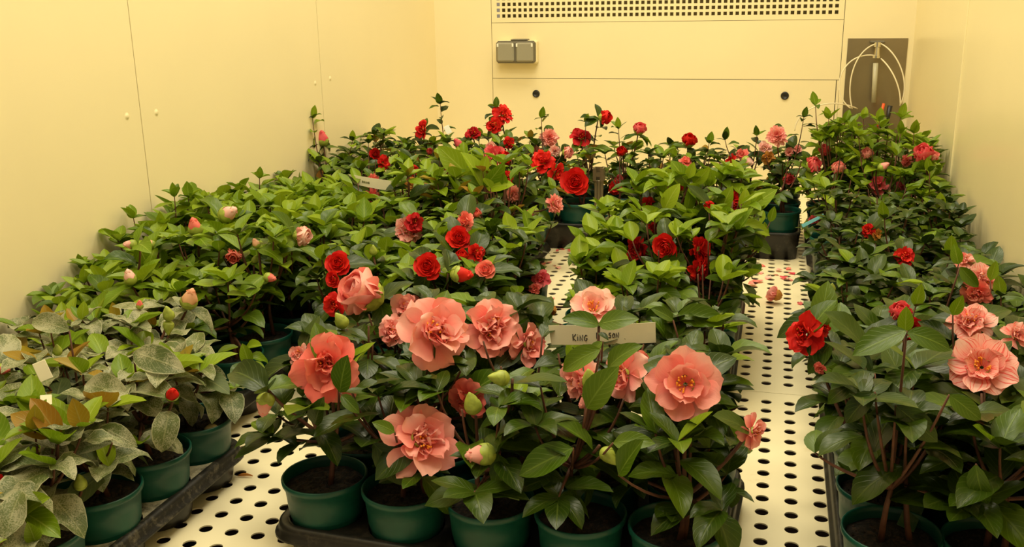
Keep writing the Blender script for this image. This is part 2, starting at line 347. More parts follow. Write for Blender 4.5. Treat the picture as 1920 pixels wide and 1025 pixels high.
def smooth_path(c, n=26):
    c = np.array(c, float); m_ = len(c); t = np.linspace(0, 1, n); out = np.zeros((n, c.shape[1]))
    for i in range(m_): out += (math.comb(m_-1, i)*t**i*(1-t)**(m_-1-i))[:, None]*c[i]
    return out
for k, (pp, lb) in enumerate(zip(ph, lbs)):
    pts = smooth_path([aty(a, b_, D-(.035 if i == 0 else .06+.012*k)) for i, (a, b_) in enumerate([pp[0]]+[(u[0]+(u[0]-1645)*.22 if 0 < i < len(pp)-2 else u[0], u[1]) for i, u in enumerate(pp[1:])])])
    b = MB(); b.tube(pts, .0024, 8); tag(b.build('plastic_hose', M['tube'], smooth=True), lb, 'hose', 'white plastic hoses on the valve')
def stick(name, a, b_, r0, r1, mat, lb, cat, n=10):
    m_ = MB(); m_.tube([a, b_], [r0, r1], n); return tag(m_.build(name, mat, smooth=True), lb, cat)
A = aty(1657, 194, 3.60); stick('orange_probe', aty(1646, 240, 3.61), A, .005, .005, M['orange'], 'orange plastic rod standing in the steel trough', 'rod')
A = aty(1669, 198, 3.62); stick('black_probe', aty(1660, 242, 3.62), A, .007, .009, M['black'], 'black rod leaning beside the orange rod in the trough', 'rod')
# void under the shelf
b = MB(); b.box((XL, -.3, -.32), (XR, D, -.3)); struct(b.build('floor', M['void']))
# ------------------------------------------------------------------ perforated shelf sheets
def sheet(x0, x1, y0, y1, hx, hy, label):
    b = MB(); r = .0094
    cx0 = hx+math.ceil((x0+S/2-hx)/S)*S; nx = int((x1-S/2-cx0)/S+1e-6)+1
    cy0 = hy+math.ceil((y0+S/2-hy)/S)*S; ny = int((y1-S/2-cy0)/S+1e-6)+1
    for i in range(nx):
        for j in range(ny): b.cell(cx0+i*S, cy0+j*S, 0, S/2, S/2, r, .002)
    a0, a1, c0, c1 = cx0-S/2, cx0+(nx-.5)*S, cy0-S/2, cy0+(ny-.5)*S
    for lo, hi in (((x0, y0), (a0, y1)), ((a1, y0), (x1, y1)), ((a0, y0), (a1, c0)), ((a0, c1), (a1, y1))):
        if hi[0]-lo[0] > 1e-5 and hi[1]-lo[1] > 1e-5: b.box((*lo, -.002), (*hi, 0))
    o = b.build('perforated_shelf', M['shelf'], sub=((x0+x1)/2, y0, 0), loc=((x0+x1)/2, y0, 0)); tag(o, label, 'shelf'); return o
sheet(-.335, XR, .62, 1.7135, .2527*S, 41.7486*S, 'near right sheet of the white perforated shelf, under the front pots')
sheet(XL, -.3365, .62, 1.7135, -21.2764*S, 35.1042*S, 'near left sheet of the white perforated shelf, beside the dusty plants')
sheet(XL, XR, 1.715, D-.001, .211*S, 43.9989*S, 'far sheet of the white perforated shelf with fallen petals on it')
# ------------------------------------------------------------------ pots and trays
def pot_mesh(rings=True):
    b = MB(); H = .095; prof = [(.0001, 0), (.040, 0), (.0415, .003)]
    zs = [.02, .045, .062]
    for z in zs:
        r = .0415+(.0535-.0415)*z/H; prof += [(r, z)]
        if rings: prof += [(r+.0006, z+.001), (r+.0005, z+.0025)]
    prof += [(.0525, .086), (.0550, .087), (.0558, .090), (.0558, .094), (.0545, .0955), (.0530, .0945), (.0518, .088), (.0490, .05), (.0480, .045)]
    b.lathe(prof, 36); return b
potm = pot_mesh().build('pot', M['pot'], smooth=True); POT = potm.data; bpy.data.objects.remove(potm)
potm = pot_mesh().build('pot', M['potgrey'], smooth=True); POTG = potm.data; bpy.data.objects.remove(potm)
SOILS = []
for k in range(4):
    b = MB(); rr = random.Random(k); n = 26; vs = [(0, 0, .004)]; rings = 7
    for i in range(1, rings+1):
        for j in range(n):
            a = 2*math.pi*j/n; r = .0515*i/rings; vs.append((r*math.cos(a), r*math.sin(a), rr.uniform(-.0022, .0022)+(0 if i < rings else -.002)))
    f = [(0, 1+j, 1+(j+1) % n) for j in range(n)]
    for i in range(rings-1): f += [(1+i*n+j, 1+(i+1)*n+j, 1+(i+1)*n+(j+1) % n, 1+i*n+(j+1) % n) for j in range(n)]
    b.add(vs, f)
    for q in range(26):                          # crumbs
        a = rr.uniform(0, 6.28); r = .047*math.sqrt(rr.random()); s_ = rr.uniform(.0012, .003); c = np.array((r*math.cos(a), r*math.sin(a), .001))
        b.add([c+s_*np.array(v) for v in ((1, 0, 0), (0, 1, 0), (-1, 0, 0), (0, -1, 0), (0, 0, .9), (0, 0, -.6))], [(0, 1, 4), (1, 2, 4), (2, 3, 4), (3, 0, 4)])
    o = b.build('soil', M['soil']); SOILS.append(o.data); bpy.data.objects.remove(o)
def make_tray(cx, cy_, nx, ny, pitch, rot, deck, label, mat='tray', floor_=.0, cups=None):
    """carrier tray: a deck with round openings, a rounded flange and cups that reach the shelf"""
    root = empty('carrier_tray', (cx, cy_, 0), rot); tag(root, label, 'plant tray')
    hx, hy = nx*pitch/2, ny*pitch/2; mg = -.004; HX, HY = hx+mg, hy+mg; R = .034
    b = MB()
    for i in range(nx):
        for j in range(ny):
            b.cell((i-(nx-1)/2)*pitch, (j-(ny-1)/2)*pitch, deck, pitch/2, pitch/2, .0495, .004, 24)
    for a in b.v:                                # round the corners
        np.clip(a[:, 0], -HX, HX, out=a[:, 0]); np.clip(a[:, 1], -HY, HY, out=a[:, 1])
        for p in a:
            dx, dy = abs(p[0])-(HX-R), abs(p[1])-(HY-R)
            if dx > 0 and dy > 0:
                l = math.hypot(dx, dy)
                if l > R: p[0] = math.copysign(HX-R+dx*R/l, p[0]); p[1] = math.copysign(HY-R+dy*R/l, p[1])
    b.build('tray_deck', M[mat], root)
    b = MB()
    def loop(o, z):
        pts = []
        for k, (sx, sy_) in enumerate(((1, 1), (-1, 1), (-1, -1), (1, -1))):
            for q in range(7):
                a = math.pi/2*(k+q/6); pts.append((sx*(HX-R)+(R+o)*math.cos(a), sy_*(HY-R)+(R+o)*math.sin(a), z))
        return pts
    if deck > .06: prof = [(-.012, deck-.006), (-.008, deck+.001), (0, deck+.002), (.004, deck-.001), (.002, deck-.01), (-.004, .002), (-.012, .001)]
    else: prof = [(-.010, deck), (-.003, deck+.002), (.001, deck+.001), (.003, deck-.004), (.004, deck-.012), (.008, deck-.014), (.0085, deck-.017), (.006, deck-.017), (0, deck-.014)]
    vs = []; n = 28
    for o, z in prof: vs += loop(o, z)
    b.add(vs, [(i*n+j, i*n+(j+1) % n, (i+1)*n+(j+1) % n, (i+1)*n+j) for i in range(len(prof)-1) for j in range(n)])
    b.build('tray_flange', M['trayspeck' if mat == 'traydust' else 'tray'], root, smooth=True)
    b = MB()
    if deck <= .06:
        for i in range(nx):
            for j in range(ny):
                c = ((i-(nx-1)/2)*pitch, (j-(ny-1)/2)*pitch, 0)
                b.lathe([(.0495, deck-.003), (.050, deck-.012), (.048, .012), (.046, .002), (.038, .001), (.034, .005), (.0001, .006)], 24, c)
        b.build('tray_cups', M['black'], root, smooth=True)
    return root
# ------------------------------------------------------------------ leaves
def leaf_template(curl, fold, wave, wr, tip=1., nt=8, ns=5):
    t = np.linspace(0, 1, nt); s = np.linspace(-1, 1, ns)
    ang = curl*(t**1.2)-.1; dy = np.cos(ang); dz = -np.sin(ang)
    y = np.concatenate([[0], np.cumsum((dy[1:]+dy[:-1])/2/(nt-1))]); z = np.concatenate([[0], np.cumsum((dz[1:]+dz[:-1])/2/(nt-1))])
    wd = wr*np.sin(np.pi*np.clip(t, 0, 1)**.86)**.80*(1-.10*t)+.010; wd[-1] = .002; wd[0] = .014
    T, Sg = np.meshgrid(t, s, indexing='ij'); W = wd[:, None]*np.ones_like(Sg)
    X = W*Sg*np.cos(fold); up = np.abs(Sg)**1.3*W*np.sin(fold)+wave*W*np.sin(T*9+Sg*1.5)*np.abs(Sg)
    N_y = np.sin(ang); N_z = np.cos(ang)
    Y = y[:, None]+up*N_y[:, None]; Z = z[:, None]+up*N_z[:, None]
    V = np.stack([X, Y, Z], -1).reshape(-1, 3); UV = np.stack([(Sg+1)/2, T], -1).reshape(-1, 2)
    F = [(i*ns+j, i*ns+j+1, (i+1)*ns+j+1, (i+1)*ns+j) for i in range(nt-1) for j in range(ns-1)]
    return V, F, UV
LT = [leaf_template(random.uniform(.15, 1.1), random.uniform(.08, .45), random.uniform(0, .18), random.uniform(.26, .34)) for _ in range(14)]
LTY = [leaf_template(random.uniform(-.15, .5), random.uniform(.3, .7), random.uniform(0, .12), random.uniform(.27, .36)) for _ in range(8)]
LTD = [leaf_template(random.uniform(.5, 1.9), random.uniform(-.2, .35), random.uniform(.15, .4), random.uniform(.27, .35)) for _ in range(12)]
LTH = [leaf_template(random.uniform(.2, .9), random.uniform(.15, .5), random.uniform(0, .12), random.uniform(.23, .28)) for _ in range(9)]
LF = np.array(LT[0][1])
class Leaves:
    def __init__(s): s.V = []; s.U = []; s.R = []; s.M = []
    def add(s, P, d, n, L, tpl, mat):
        V, F, UV = tpl; d = unit(d); X = unit(np.cross(d, n)); n = np.cross(X, d)
        s.V.append(np.asarray(P)+L*(V[:, :1]*X+V[:, 1:2]*d+V[:, 2:3]*n)); s.U.append(UV); s.R.append(np.full(len(V), random.random())); s.M.append(mat)
    def build(s, name, mats, parent, sub):
        k = len(s.V)
        if not k: return None
        nv = len(s.V[0]); V = np.concatenate(s.V)-np.array(sub); me = bpy.data.meshes.new(name)
        F = (LF[None]+(np.arange(k)*nv)[:, None, None]).reshape(-1, 4); nf = len(F)
        me.vertices.add(len(V)); me.vertices.foreach_set('co', V.ravel()); me.loops.add(nf*4); me.loops.foreach_set('vertex_index', F.ravel())
        me.polygons.add(nf); me.polygons.foreach_set('loop_start', np.arange(nf)*4); me.polygons.foreach_set('loop_total', np.full(nf, 4))
        for m in mats: me.materials.append(m)
        me.polygons.foreach_set('material_index', np.repeat(s.M, len(LF))); me.polygons.foreach_set('use_smooth', np.ones(nf, bool))
        a = me.attributes.new('rnd', 'FLOAT', 'POINT'); a.data.foreach_set('value', np.concatenate(s.R))
        uv = me.uv_layers.new(name='UVMap'); uv.data.foreach_set('uv', np.concatenate(s.U)[F.ravel()].ravel())
        me.update(calc_edges=True); me.validate(); return link(name, me, parent)
LM = [M[k] for k in ('dark', 'mid', 'young', 'bronze', 'dusty', 'under')]
DARK, MID, YOUNG, BRONZE, DUSTY, UNDER = range(6)
# ------------------------------------------------------------------ flowers
def petal(L, W, bend, cup, ruf, notch=0., nu=5, nv=7, back=0.):
    t = np.linspace(0, 1, nv)**.85; s = np.linspace(-1, 1, nu)
    ang = bend*t-back*np.clip(t-.6, 0, 1)*2.5; y = [0]; z = [0]
    for i in range(1, nv):
        a = (ang[i]+ang[i-1])/2; y.append(y[-1]+math.cos(a)*(t[i]-t[i-1])); z.append(z[-1]+math.sin(a)*(t[i]-t[i-1]))
    y = np.array(y)*L; z = np.array(z)*L
    wd = W*np.clip(np.sin(np.pi*np.clip(t, 0.02, .985)**1.5), 0, 1)**.55*(.35+.65*np.clip(t*2.2, 0, 1)); wd[-1] = W*.42
    T, Sg = np.meshgrid(t, s, indexing='ij'); W2 = wd[:, None]; ph1, ph2 = random.uniform(0, 6), random.uniform(0, 6)
    up = cup*W2*Sg**2+ruf*L*T**2*(np.sin(Sg*3.1+ph1)+.6*np.sin(Sg*5.3+T*4+ph2))*.5
    X = W2*Sg; Y = y[:, None]-up*np.sin(ang)[:, None]-L*.10*T**6*Sg**2; Z = z[:, None]+up*np.cos(ang)[:, None]
    Y = Y-notch*L*(T**8)*np.exp(-(Sg*2.2)**2)
    V = np.stack([X, Y, Z], -1).reshape(-1, 3); UV = np.stack([(Sg+1)/2, T], -1).reshape(-1, 2)
    F = [(i*nu+j, i*nu+j+1, (i+1)*nu+j+1, (i+1)*nu+j) for i in range(nv-1) for j in range(nu-1)]
    return V, F, UV
def place(b, pt, a, e, r0=0., h=0., mat=0, roll=0., c=(0, 0)):
    V, F, UV = pt; ca, sa, ce, se = math.cos(a), math.sin(a), math.cos(e), math.sin(e)
    Y = np.array([ca*ce, sa*ce, se]); Z = np.array([-ca*se, -sa*se, ce]); X = np.cross(Y, Z)
    if roll: X, Z = X*math.cos(roll)+Z*math.sin(roll), -X*math.sin(roll)+Z*math.cos(roll)
    b.add(V[:, :1]*X+V[:, 1:2]*Y+V[:, 2:3]*Z+np.array([ca*r0+c[0], sa*r0+c[1], h]), F, mat, UV, random.random())
u = random.uniform
def flower_petals(kind, R):
    """petals around +Z; returns petal, stamen and calyx builders"""
    b, st, ca = MB(), MB(), MB()
    def stamens(n, r, L, c=(0, 0), h=0.):
        for k in range(n):
            a = u(0, 6.28); rr = r*math.sqrt(u(0, 1)); p = np.array([c[0]+rr*math.cos(a), c[1]+rr*math.sin(a), h]); q = p+np.array([math.cos(a)*L*.3, math.sin(a)*L*.3, L*u(.7, 1)])
            st.tube([p, (p+q)/2, q*.97+p*.03, q], [R*.010, R*.010, R*.03, R*.022], 5)
    def calyx(r, L, n=5, e=.9, h=-.0):
        for k in range(n): place(ca, petal(L, L*.5, 1.1, .35, 0), 6.283*k/n+u(-.2, .2), e, r*.2, h-L*.1)
    if kind == 'double':
        n = 7; a0 = u(0, 6)
        for k in range(n): place(b, petal(R*u(.86, 1.10), R*u(.38, .50), u(-.35, .45), u(-.1, .45), u(.08, .2), u(0, .16), 7, 8, back=u(0, .5)), a0+6.283*k/n+u(-.2, .2), u(-.25, .35), R*.06, u(-.04, .04)*R, roll=u(-.4, .4))
        for k in range(5): place(b, petal(R*u(.60, .86), R*u(.28, .42), u(0, .7), u(0, .6), u(.1, .24), u(0, .15), 7, 8, back=u(0, .5)), a0+.4+6.283*k/5+u(-.35, .35), u(.3, .8), R*.06, R*.05, roll=u(-.5, .5))
        cs = [(u(-.22, .22)*R, u(-.22, .22)*R) for _ in range(3)]
        for k in range(22):
            q = u(0, 6.28); place(b, petal(R*u(.26, .56), R*u(.12, .24), u(-.4, 1.0), u(0, .9), u(.2, .45), .15, back=u(0, .8)), q, u(.5, 1.4), R*u(.0, .10), R*.08, roll=u(-1.2, 1.2), c=cs[k % 3])
        for c in cs[:2]: stamens(6, R*.07, R*.34, c, R*.1)
        calyx(R, R*.28)
    elif kind == 'semi':                          # broad open petals, stamens visible
        n = 9; a0 = u(0, 6)
        for k in range(n): place(b, petal(R*u(.92, 1.04), R*u(.38, .46), u(0, .35), u(0, .25), u(.04, .10), u(0, .12), back=u(0, .2)), a0+6.283*k/n, .15+(k % 2)*.2, R*.06, 0, roll=u(-.2, .2))
        for k in range(7): place(b, petal(R*u(.62, .78), R*u(.28, .36), u(.1, .5), u(.1, .4), u(.06, .14), .08), a0+.3+6.283*k/7, u(.5, .75), R*.05, R*.04, roll=u(-.3, .3))
        stamens(15, R*.13, R*.36, (0, 0), R*.05); calyx(R, R*.28)
    elif kind == 'rose':
        n = 26
        for k in range(n):
            q = k/(n-1); L = R*(1.0-.60*q)*u(.94, 1.04); place(b, petal(L, L*.52+R*.05, .25+.75*q, .25+.5*q, .05, .05, back=.35*(1-q)), 2.4*k+u(-.1, .1), .12+1.28*q, R*.05*(1-q)+R*.03, R*.10*q, roll=u(-.12, .12))
        calyx(R, R*.4)
    elif kind == 'pom':                           # many narrow toothed petals
        for k in range(70):
            q = k/70; L = R*u(.75, 1.05)*(1-.25*q); place(b, petal(L, R*.15, u(-.2, .3), .3, .06, .15, 4 if 0 else 5, 5), 2.4*k, -.25+1.6*q, R*.05, R*.1*q, roll=u(-.4, .4))
        calyx(R, R*.4)
    elif kind == 'fan':                           # seen from its side: tall ragged head
        for k in range(44):
            q = k/44; place(b, petal(R*u(.85, 1.05)*(1-.3*q), R*.22, u(-.3, .2), .2, .12, .2, 5, 6, back=.2), 2.4*k, -.1+1.3*q, R*.05, R*.12*q, roll=u(-.5, .5))
        calyx(R, R*.35)
    elif kind == 'cup':                           # half open
        for ring, (n, e, L, r0) in enumerate(((4, .88, 1.6, .10), (4, 1.05, 1.5, .06), (3, 1.25, 1.35, .03))):
            for k in range(n): place(b, petal(R*L*u(.93, 1.05), R*.85, .72, .62, .015, .02, 7, 8, back=.15*(ring == 0)), 6.283*k/n+ring*.6, e, R*r0, 0)
        calyx(R, R*.95, 6, .55)
    elif kind in ('bud', 'green'):                # closed bud: an egg of wrapped petals in a scalloped cup of green scales
        n, m_ = 30, 14; ph = u(0, 6); tw = u(.8, 1.6)
        def egg(q, fac, t1, lobes):
            vs, uvs = [], []
            for i_ in range(m_):
                for j_ in range(n):
                    a = 6.283*j_/n; t = t1*i_/(m_-1)
                    if lobes: t = t*(1+.22*abs(math.sin(a*lobes/2+ph))-.12)
                    t = min(t, .999); r = R*.84*fac*(.02+math.sin(math.pi*t**.76)**.80*(1-.22*t))*(1+(.13*(abs(math.sin(a*1.5+tw*t*3+ph))-.5) if not lobes else .04*abs(math.sin(a*lobes/2+ph))))
                    vs.append((r*math.cos(a), r*math.sin(a), R*2.3*t*(1 if not lobes else .985)-R*.04*(lobes > 0))); uvs.append((j_/n, i_/(m_-1)))
            q.add(vs, [(i_*n+j_, i_*n+(j_+1) % n, (i_+1)*n+(j_+1) % n, (i_+1)*n+j_) for i_ in range(m_-1) for j_ in range(n)]+([tuple((m_-1)*n+j_ for j_ in range(n))] if not lobes else []), 0, np.array(uvs), u(.2, 1))
        if kind == 'bud':
            egg(b, .92, .97, 0); egg(ca, 1.0, u(.42, .56), 5); egg(ca, 1.05, .28, 4)
            for k in range(3): place(b, petal(R*.8, R*.5, .9, .8, .05), 2.1*k+ph, .9, R*.15, R*1.35)
        else:
            egg(ca, .92, .985, 0); egg(ca, .98, .62, 4); egg(ca, 1.03, .34, 4)
    return b, st, ca
NAMES = dict(pink='pink', palepink='pale pink', coral='coral', red='red', deepred='dark red', hot='rose pink', striped='striped pink', blush='blush', brownp='withered', calyx='green')
# (px, py, radius px, height z (<.6) or depth y, kind, colour, facing right, facing up)
FL = [
 # centre front tray
 (818, 622, 74, 1.09, 'double', 'pink', .35, .15), (925, 618, 58, 1.20, 'double', 'pink', .15, .1), (612, 690, 66, 1.03, 'double', 'coral', -.25, -.05),
 (790, 820, 72, 1.00, 'double', 'pink', .25, .25), (680, 548, 52, 1.26, 'cup', 'pink', -.9, .5), (992, 645, 42, 1.22, 'double', 'pink', .9, -.1),
 (1285, 720, 68, 1.04, 'semi', 'pink', .0, .05), (1168, 702, 50, 1.10, 'double', 'pink', -.7, -.2), (1090, 715, 50, 1.08, 'double', 'pink', -.9, -.2),
 (1113, 577, 46, 1.32, 'semi', 'palepink', .0, .75), (1414, 808, 32, 1.03, 'double', 'pink', .9, .0), (872, 750, 42, 1.12, 'double', 'coral', -.8, -.3),
 (738, 618, 30, 1.24, 'double', 'pink', -.2, .3), (765, 578, 34, 1.30, 'double', 'pink', 0, .6), (560, 665, 24, 1.10, 'double', 'pink', -.8, .2),
 (625, 572, 24, 1.35, 'double', 'red', -.4, 0), (497, 755, 20, 1.00, 'bud', 'pink', -.35, -1.3), (640, 602, 15, 1.15, 'green', 'calyx', -.5, .5),
 (938, 708, 18, 1.02, 'green', 'calyx', -.9, .1), (905, 852, 25, .98, 'bud', 'pink', -1.4, -.1), (886, 758, 20, 1.02, 'green', 'calyx', -.3, .9),
 (1106, 712, 18, 1.02, 'green', 'calyx', -.2, .8), (1140, 853, 17, .99, 'green', 'calyx', .4, -.5), (1100, 750, 15, 1.04, 'bud', 'pink', -.5, -.6), (1206, 672, 17, 1.15, 'double', 'coral', .6, .3),
 # middle left trays
 (635, 495, 25, .26, 'rose', 'red', -.2, .3), (626, 523, 17, .24, 'rose', 'red', -.5, .0), (803, 500, 27, .26, 'rose', 'red', -.15, .2), (863, 514, 19, .25, 'bud', 'red', 1.2, -.1),
 (911, 506, 20, .25, 'rose', 'coral', -.1, .4), (860, 447, 24, .26, 'rose', 'red', .1, .3), (893, 474, 19, .24, 'double', 'red', .6, .1), (765, 432, 27, .24, 'double', 'striped', .3, .1),
 (778, 418, 20, .26, 'double', 'deepred', .3, .1), (872, 413, 20, .27, 'double', 'coral', -.2, .3), (866, 480, 14, .24, 'cup', 'red', 0, 1), (893, 400, 11, .28, 'cup', 'coral', 0, .6),
 (925, 590, 15, .24, 'green', 'calyx', .3, .8), (1030, 580, 15, .12, 'cup', 'brownp', .2, -.6), (1015, 522, 18, .14, 'double', 'hot', -.3, .5), (1003, 540, 12, .13, 'double', 'coral', 0, .5), (700, 470, 9, .27, 'green', 'calyx', 0, 1),
 # left trays
 (426, 401, 18, .29, 'bud', 'palepink', .8, .1), (366, 427, 16, .28, 'bud', 'coral', -.2, .8), (438, 479, 17, .25, 'cup', 'coral', -.1, -.3), (566, 442, 21, .28, 'cup', 'palepink', 1.4, -.05),
 (246, 458, 11, .29, 'bud', 'palepink', -1, 0), (283, 457, 9, .28, 'bud', 'blush', -.8, .3), (244, 521, 14, .25, 'bud', 'palepink', -.3, 1.2), (480, 457, 9, .28, 'bud', 'blush', -.3, .5),
 (485, 528, 11, .22, 'green', 'calyx', .1, -1), (478, 487, 8, .24, 'green', 'calyx', .3, .5), (505, 520, 11, .23, 'bud', 'coral', .8, -.2), (262, 572, 8, .24, 'bud', 'coral', .1, 1),
 # dusty trays
 (355, 562, 19, .24, 'bud', 'blush', .5, 1), (316, 589, 13, .24, 'green', 'calyx', -.2, .8), (316, 612, 12, .22, 'green', 'calyx', -.1, -.8), (323, 739, 15, .21, 'bud', 'red', .0, -.15),
 (-2, 902, 14, .19, 'rose', 'red', .8, .1), (4, 692, 13, .22, 'bud', 'coral', .9, -.1), (70, 712, 10, .22, 'green', 'calyx', .2, .4), (150, 905, 15, .15, 'green', 'calyx', 0, .6), (108, 657, 10, .23, 'green', 'calyx', 0, 1), (270, 665, 9, .2, 'green', 'calyx', 0, 1),
 # back trays
 (605, 261, 13, 2.65, 'bud', 'hot', -.1, 1), (579, 316, 14, 2.62, 'double', 'red', -.4, .0), (600, 330, 10, 2.6, 'bud', 'brownp', .3, .6), (704, 290, 13, 2.75, 'rose', 'red', .5, .4), (720, 305, 14, 2.7, 'double', 'red', .4, .1),
 (700, 342, 19, 2.55, 'pom', 'coral', .8, .0), (698, 368, 18, 2.5, 'pom', 'coral', .5, -.4), (792, 241, 17, 2.95, 'double', 'red', -.8, .2), (943, 214, 20, 2.95, 'double', 'red', .5, .5), (926, 235, 17, 2.9, 'double', 'red', -.3, .1),
 (887, 249, 15, 2.95, 'double', 'deepred', 0, 1), (925, 292, 22, 2.75, 'double', 'hot', -.4, .3), (945, 298, 17, 2.72, 'cup', 'red', .5, .3), (921, 278, 13, 2.8, 'cup', 'palepink', 0, .8), (955, 268, 12, 2.9, 'double', 'red', .4, 0),
 (1030, 258, 20, 2.9, 'pom', 'pink', .2, .2), (1040, 283, 13, 2.88, 'pom', 'palepink', .2, -.1), (1064, 286, 13, 2.85, 'cup', 'pink', .8, .1), (1005, 282, 10, 2.9, 'double', 'pink', -.3, 0), (1090, 257, 20, 2.9, 'double', 'deepred', .1, .9),
 (1134, 220, 15, 2.9, 'cup', 'red', 1.1, .1), (1199, 242, 15, 2.85, 'cup', 'hot', .3, 1.2), (1166, 284, 12, 2.85, 'cup', 'red', -.2, .5), (1018, 302, 24, 2.7, 'double', 'red', -.4, .7), (1043, 322, 19, 2.65, 'double', 'red', .7, -.2),
 (1080, 341, 28, 2.5, 'rose', 'red', -.1, .15), (1040, 382, 22, 2.35, 'pom', 'pink', .8, .2), (962, 364, 18, 2.4, 'pom', 'pink', .5, -.2), (952, 333, 14, 2.45, 'double', 'red', .3, .2), (1000, 397, 11, 2.4, 'bud', 'coral', -.9, .0),
 (920, 352, 12, 2.45, 'double', 'pink', -.2, .3), (888, 410, 14, 2.2, 'double', 'pink', .1, .3), (1154, 352, 13, 2.8, 'double', 'red', 0, 0), (1160, 335, 8, 2.85, 'double', 'hot', 0, 0), (806, 284, 8, 2.8, 'cup', 'hot', 0, .3), (845, 318, 12, 2.6, 'double', 'deepred', .2, .7), (775, 318, 12, 2.65, 'double', 'red', .3, .2), (780, 300, 9, 2.8, 'bud', 'brownp', 0, .6), (860, 270, 10, 2.9, 'bud', 'hot', -.5, .3), (770, 345, 13, 2.5, 'double', 'brownp', 0, 0),
 (1292, 264, 17, 2.95, 'cup', 'red', .3, 1.3), (1285, 302, 12, 2.8, 'double', 'coral', 0, .8), (1392, 289, 13, 2.9, 'double', 'coral', -.2, .3), (1401, 302, 11, 2.85, 'bud', 'palepink', .5, -.2), (1370, 303, 14, 2.85, 'double', 'red', -.8, 0),
 (1435, 277, 14, 2.9, 'double', 'palepink', .1, .7), (1457, 254, 22, 2.85, 'pom', 'pink', .0, .3), (1440, 296, 13, 2.85, 'double', 'brownp', .3, 0), (1478, 334, 13, 2.8, 'cup', 'hot', .2, -.3), (1548, 281, 13, 2.8, 'cup', 'hot', -.9, .1),
 (1480, 285, 9, 2.9, 'double', 'pink', -.5, .2), (1497, 280, 9, 2.9, 'double', 'pink', .5, .2), (1525, 309, 18, 2.75, 'cup', 'hot', .7, .6), (1572, 315, 15, 2.7, 'cup', 'pink', -.1, .9), (1627, 288, 13, 2.75, 'cup', 'pink', -.5, .7), (1655, 313, 10, 2.65, 'bud', 'pink', .7, .1), (1647, 348, 18, 2.7, 'double', 'hot', -.1, .1),
 (1732, 287, 21, 2.6, 'cup', 'hot', -.5, .9), (1750, 293, 12, 2.62, 'cup', 'pink', .6, .8), (1700, 300, 12, 2.8, 'double', 'coral', -.4, .3), (1690, 348, 10, 2.8, 'double', 'hot', .5, 0), (1526, 413, 11, 2.7, 'double', 'hot', -.2, .2),
 # centre right tray
 (1375, 373, 21, 2.00, 'fan', 'red', .2, .2), (1250, 462, 27, .25, 'rose', 'red', -.4, -.2), (1195, 468, 25, .22, 'double', 'deepred', -.5, -.2), (1312, 470, 33, .24, 'fan', 'red', 1.3, .1), (1311, 505, 31, .21, 'fan', 'red', 1.2, -.3), (1215, 382, 14, 2.05, 'double', 'red', -.3, .1), (1225, 428, 12, 1.9, 'double', 'deepred', -.2, 0), (1330, 385, 10, 1.9, 'double', 'red', .2, 0), (1275, 355, 9, 2.1, 'bud', 'deepred', .2, .4),
 # right trays
 (1510, 626, 38, 1.22, 'double', 'red', -.5, .1), (1538, 618, 24, 1.25, 'double', 'red', .5, -.2), (1537, 690, 13, 1.2, 'double', 'coral', -.3, -.6), (1625, 655, 12, 1.2, 'double', 'deepred', .5, 0), (1696, 481, 19, .22, 'double', 'red', .1, .3), (1688, 584, 23, 1.42, 'cup', 'hot', -.1, .9), (1708, 617, 26, 1.4, 'double', 'deepred', .3, -.2), (1628, 432, 14, 2.1, 'double', 'red', -.4, .1), (1645, 440, 12, 2.1, 'double', 'brownp', .4, 0),
 (1843, 523, 30, 1.62, 'double', 'striped', .4, .2), (1808, 488, 20, 1.7, 'double', 'striped', -.1, .8), (1830, 548, 28, 1.6, 'double', 'coral', .0, -.3), (1820, 606, 44, 1.38, 'double', 'striped', .0, .7), (1842, 686, 60, 1.17, 'semi', 'striped', .1, .35), (1905, 628, 28, 1.3, 'double', 'striped', .3, .6), (1560, 540, 8, 1.6, 'green', 'calyx', 0, 1),
]
flowers = []
for (px, py, rp, k, kind, colr, fx, fy) in FL:
    P = at(px, py, k); r = rp*mpp(P)*1.06; toc = unit(CAM-P)
    d = unit(toc*(.30 if kind in ('bud', 'green') else .8)+Rv*fx+np.array([0, 0, 1.])*(fy+(.35 if kind in ('bud', 'green') and abs(fx) < .9 and fy > -.2 else 0)))
    flowers.append(dict(P=P, R=r, d=d, kind=kind, col=colr, px=px, py=py))
# leaves keep clear of the flowers, the name strips and the steel post
CLEAR = [(f['P'], f['R']*(.95 if f['kind'] in ('bud', 'green', 'cup') else .80)) for f in flowers]
STRIPA = [aty(1090, 628, 1.20), aty(1158, 630, 1.20)]; STRIPB = [aty(680, 342, 2.3), aty(715, 345, 2.3)]
CLEAR += [(STRIPA[0], .022), (STRIPA[1]+np.array((.012, 0, .0)), .012), (aty(1205, 622, 1.2), .02), (STRIPB[0], .025), (STRIPB[1], .025)]
POSTP = aty(1123, 350, 2.66); CLEAR += [(aty(1123, q, 2.66), .016) for q in (320, 340, 360, 378)]
CP = np.array([c for c, _ in CLEAR]); CRr = np.array([r for _, r in CLEAR]); CDir = np.array([unit(CAM-c) for c, _ in CLEAR])
def blocked(c, L):
    d = c-CP; t = np.einsum('ij,ij->i', d, CDir); q = d-t[:, None]*CDir; dist = np.linalg.norm(q, axis=1)
    return bool(np.any((t > -.4*CRr) & (t < .35) & (dist < CRr+L*.22)))
AISLES = [(-.018, .062, .9, 2.64, .0), (-.735, -.635, .7, 1.5, .0), (-.455, -.385, 1.75, 2.4, .0)]   # bare strips of shelf
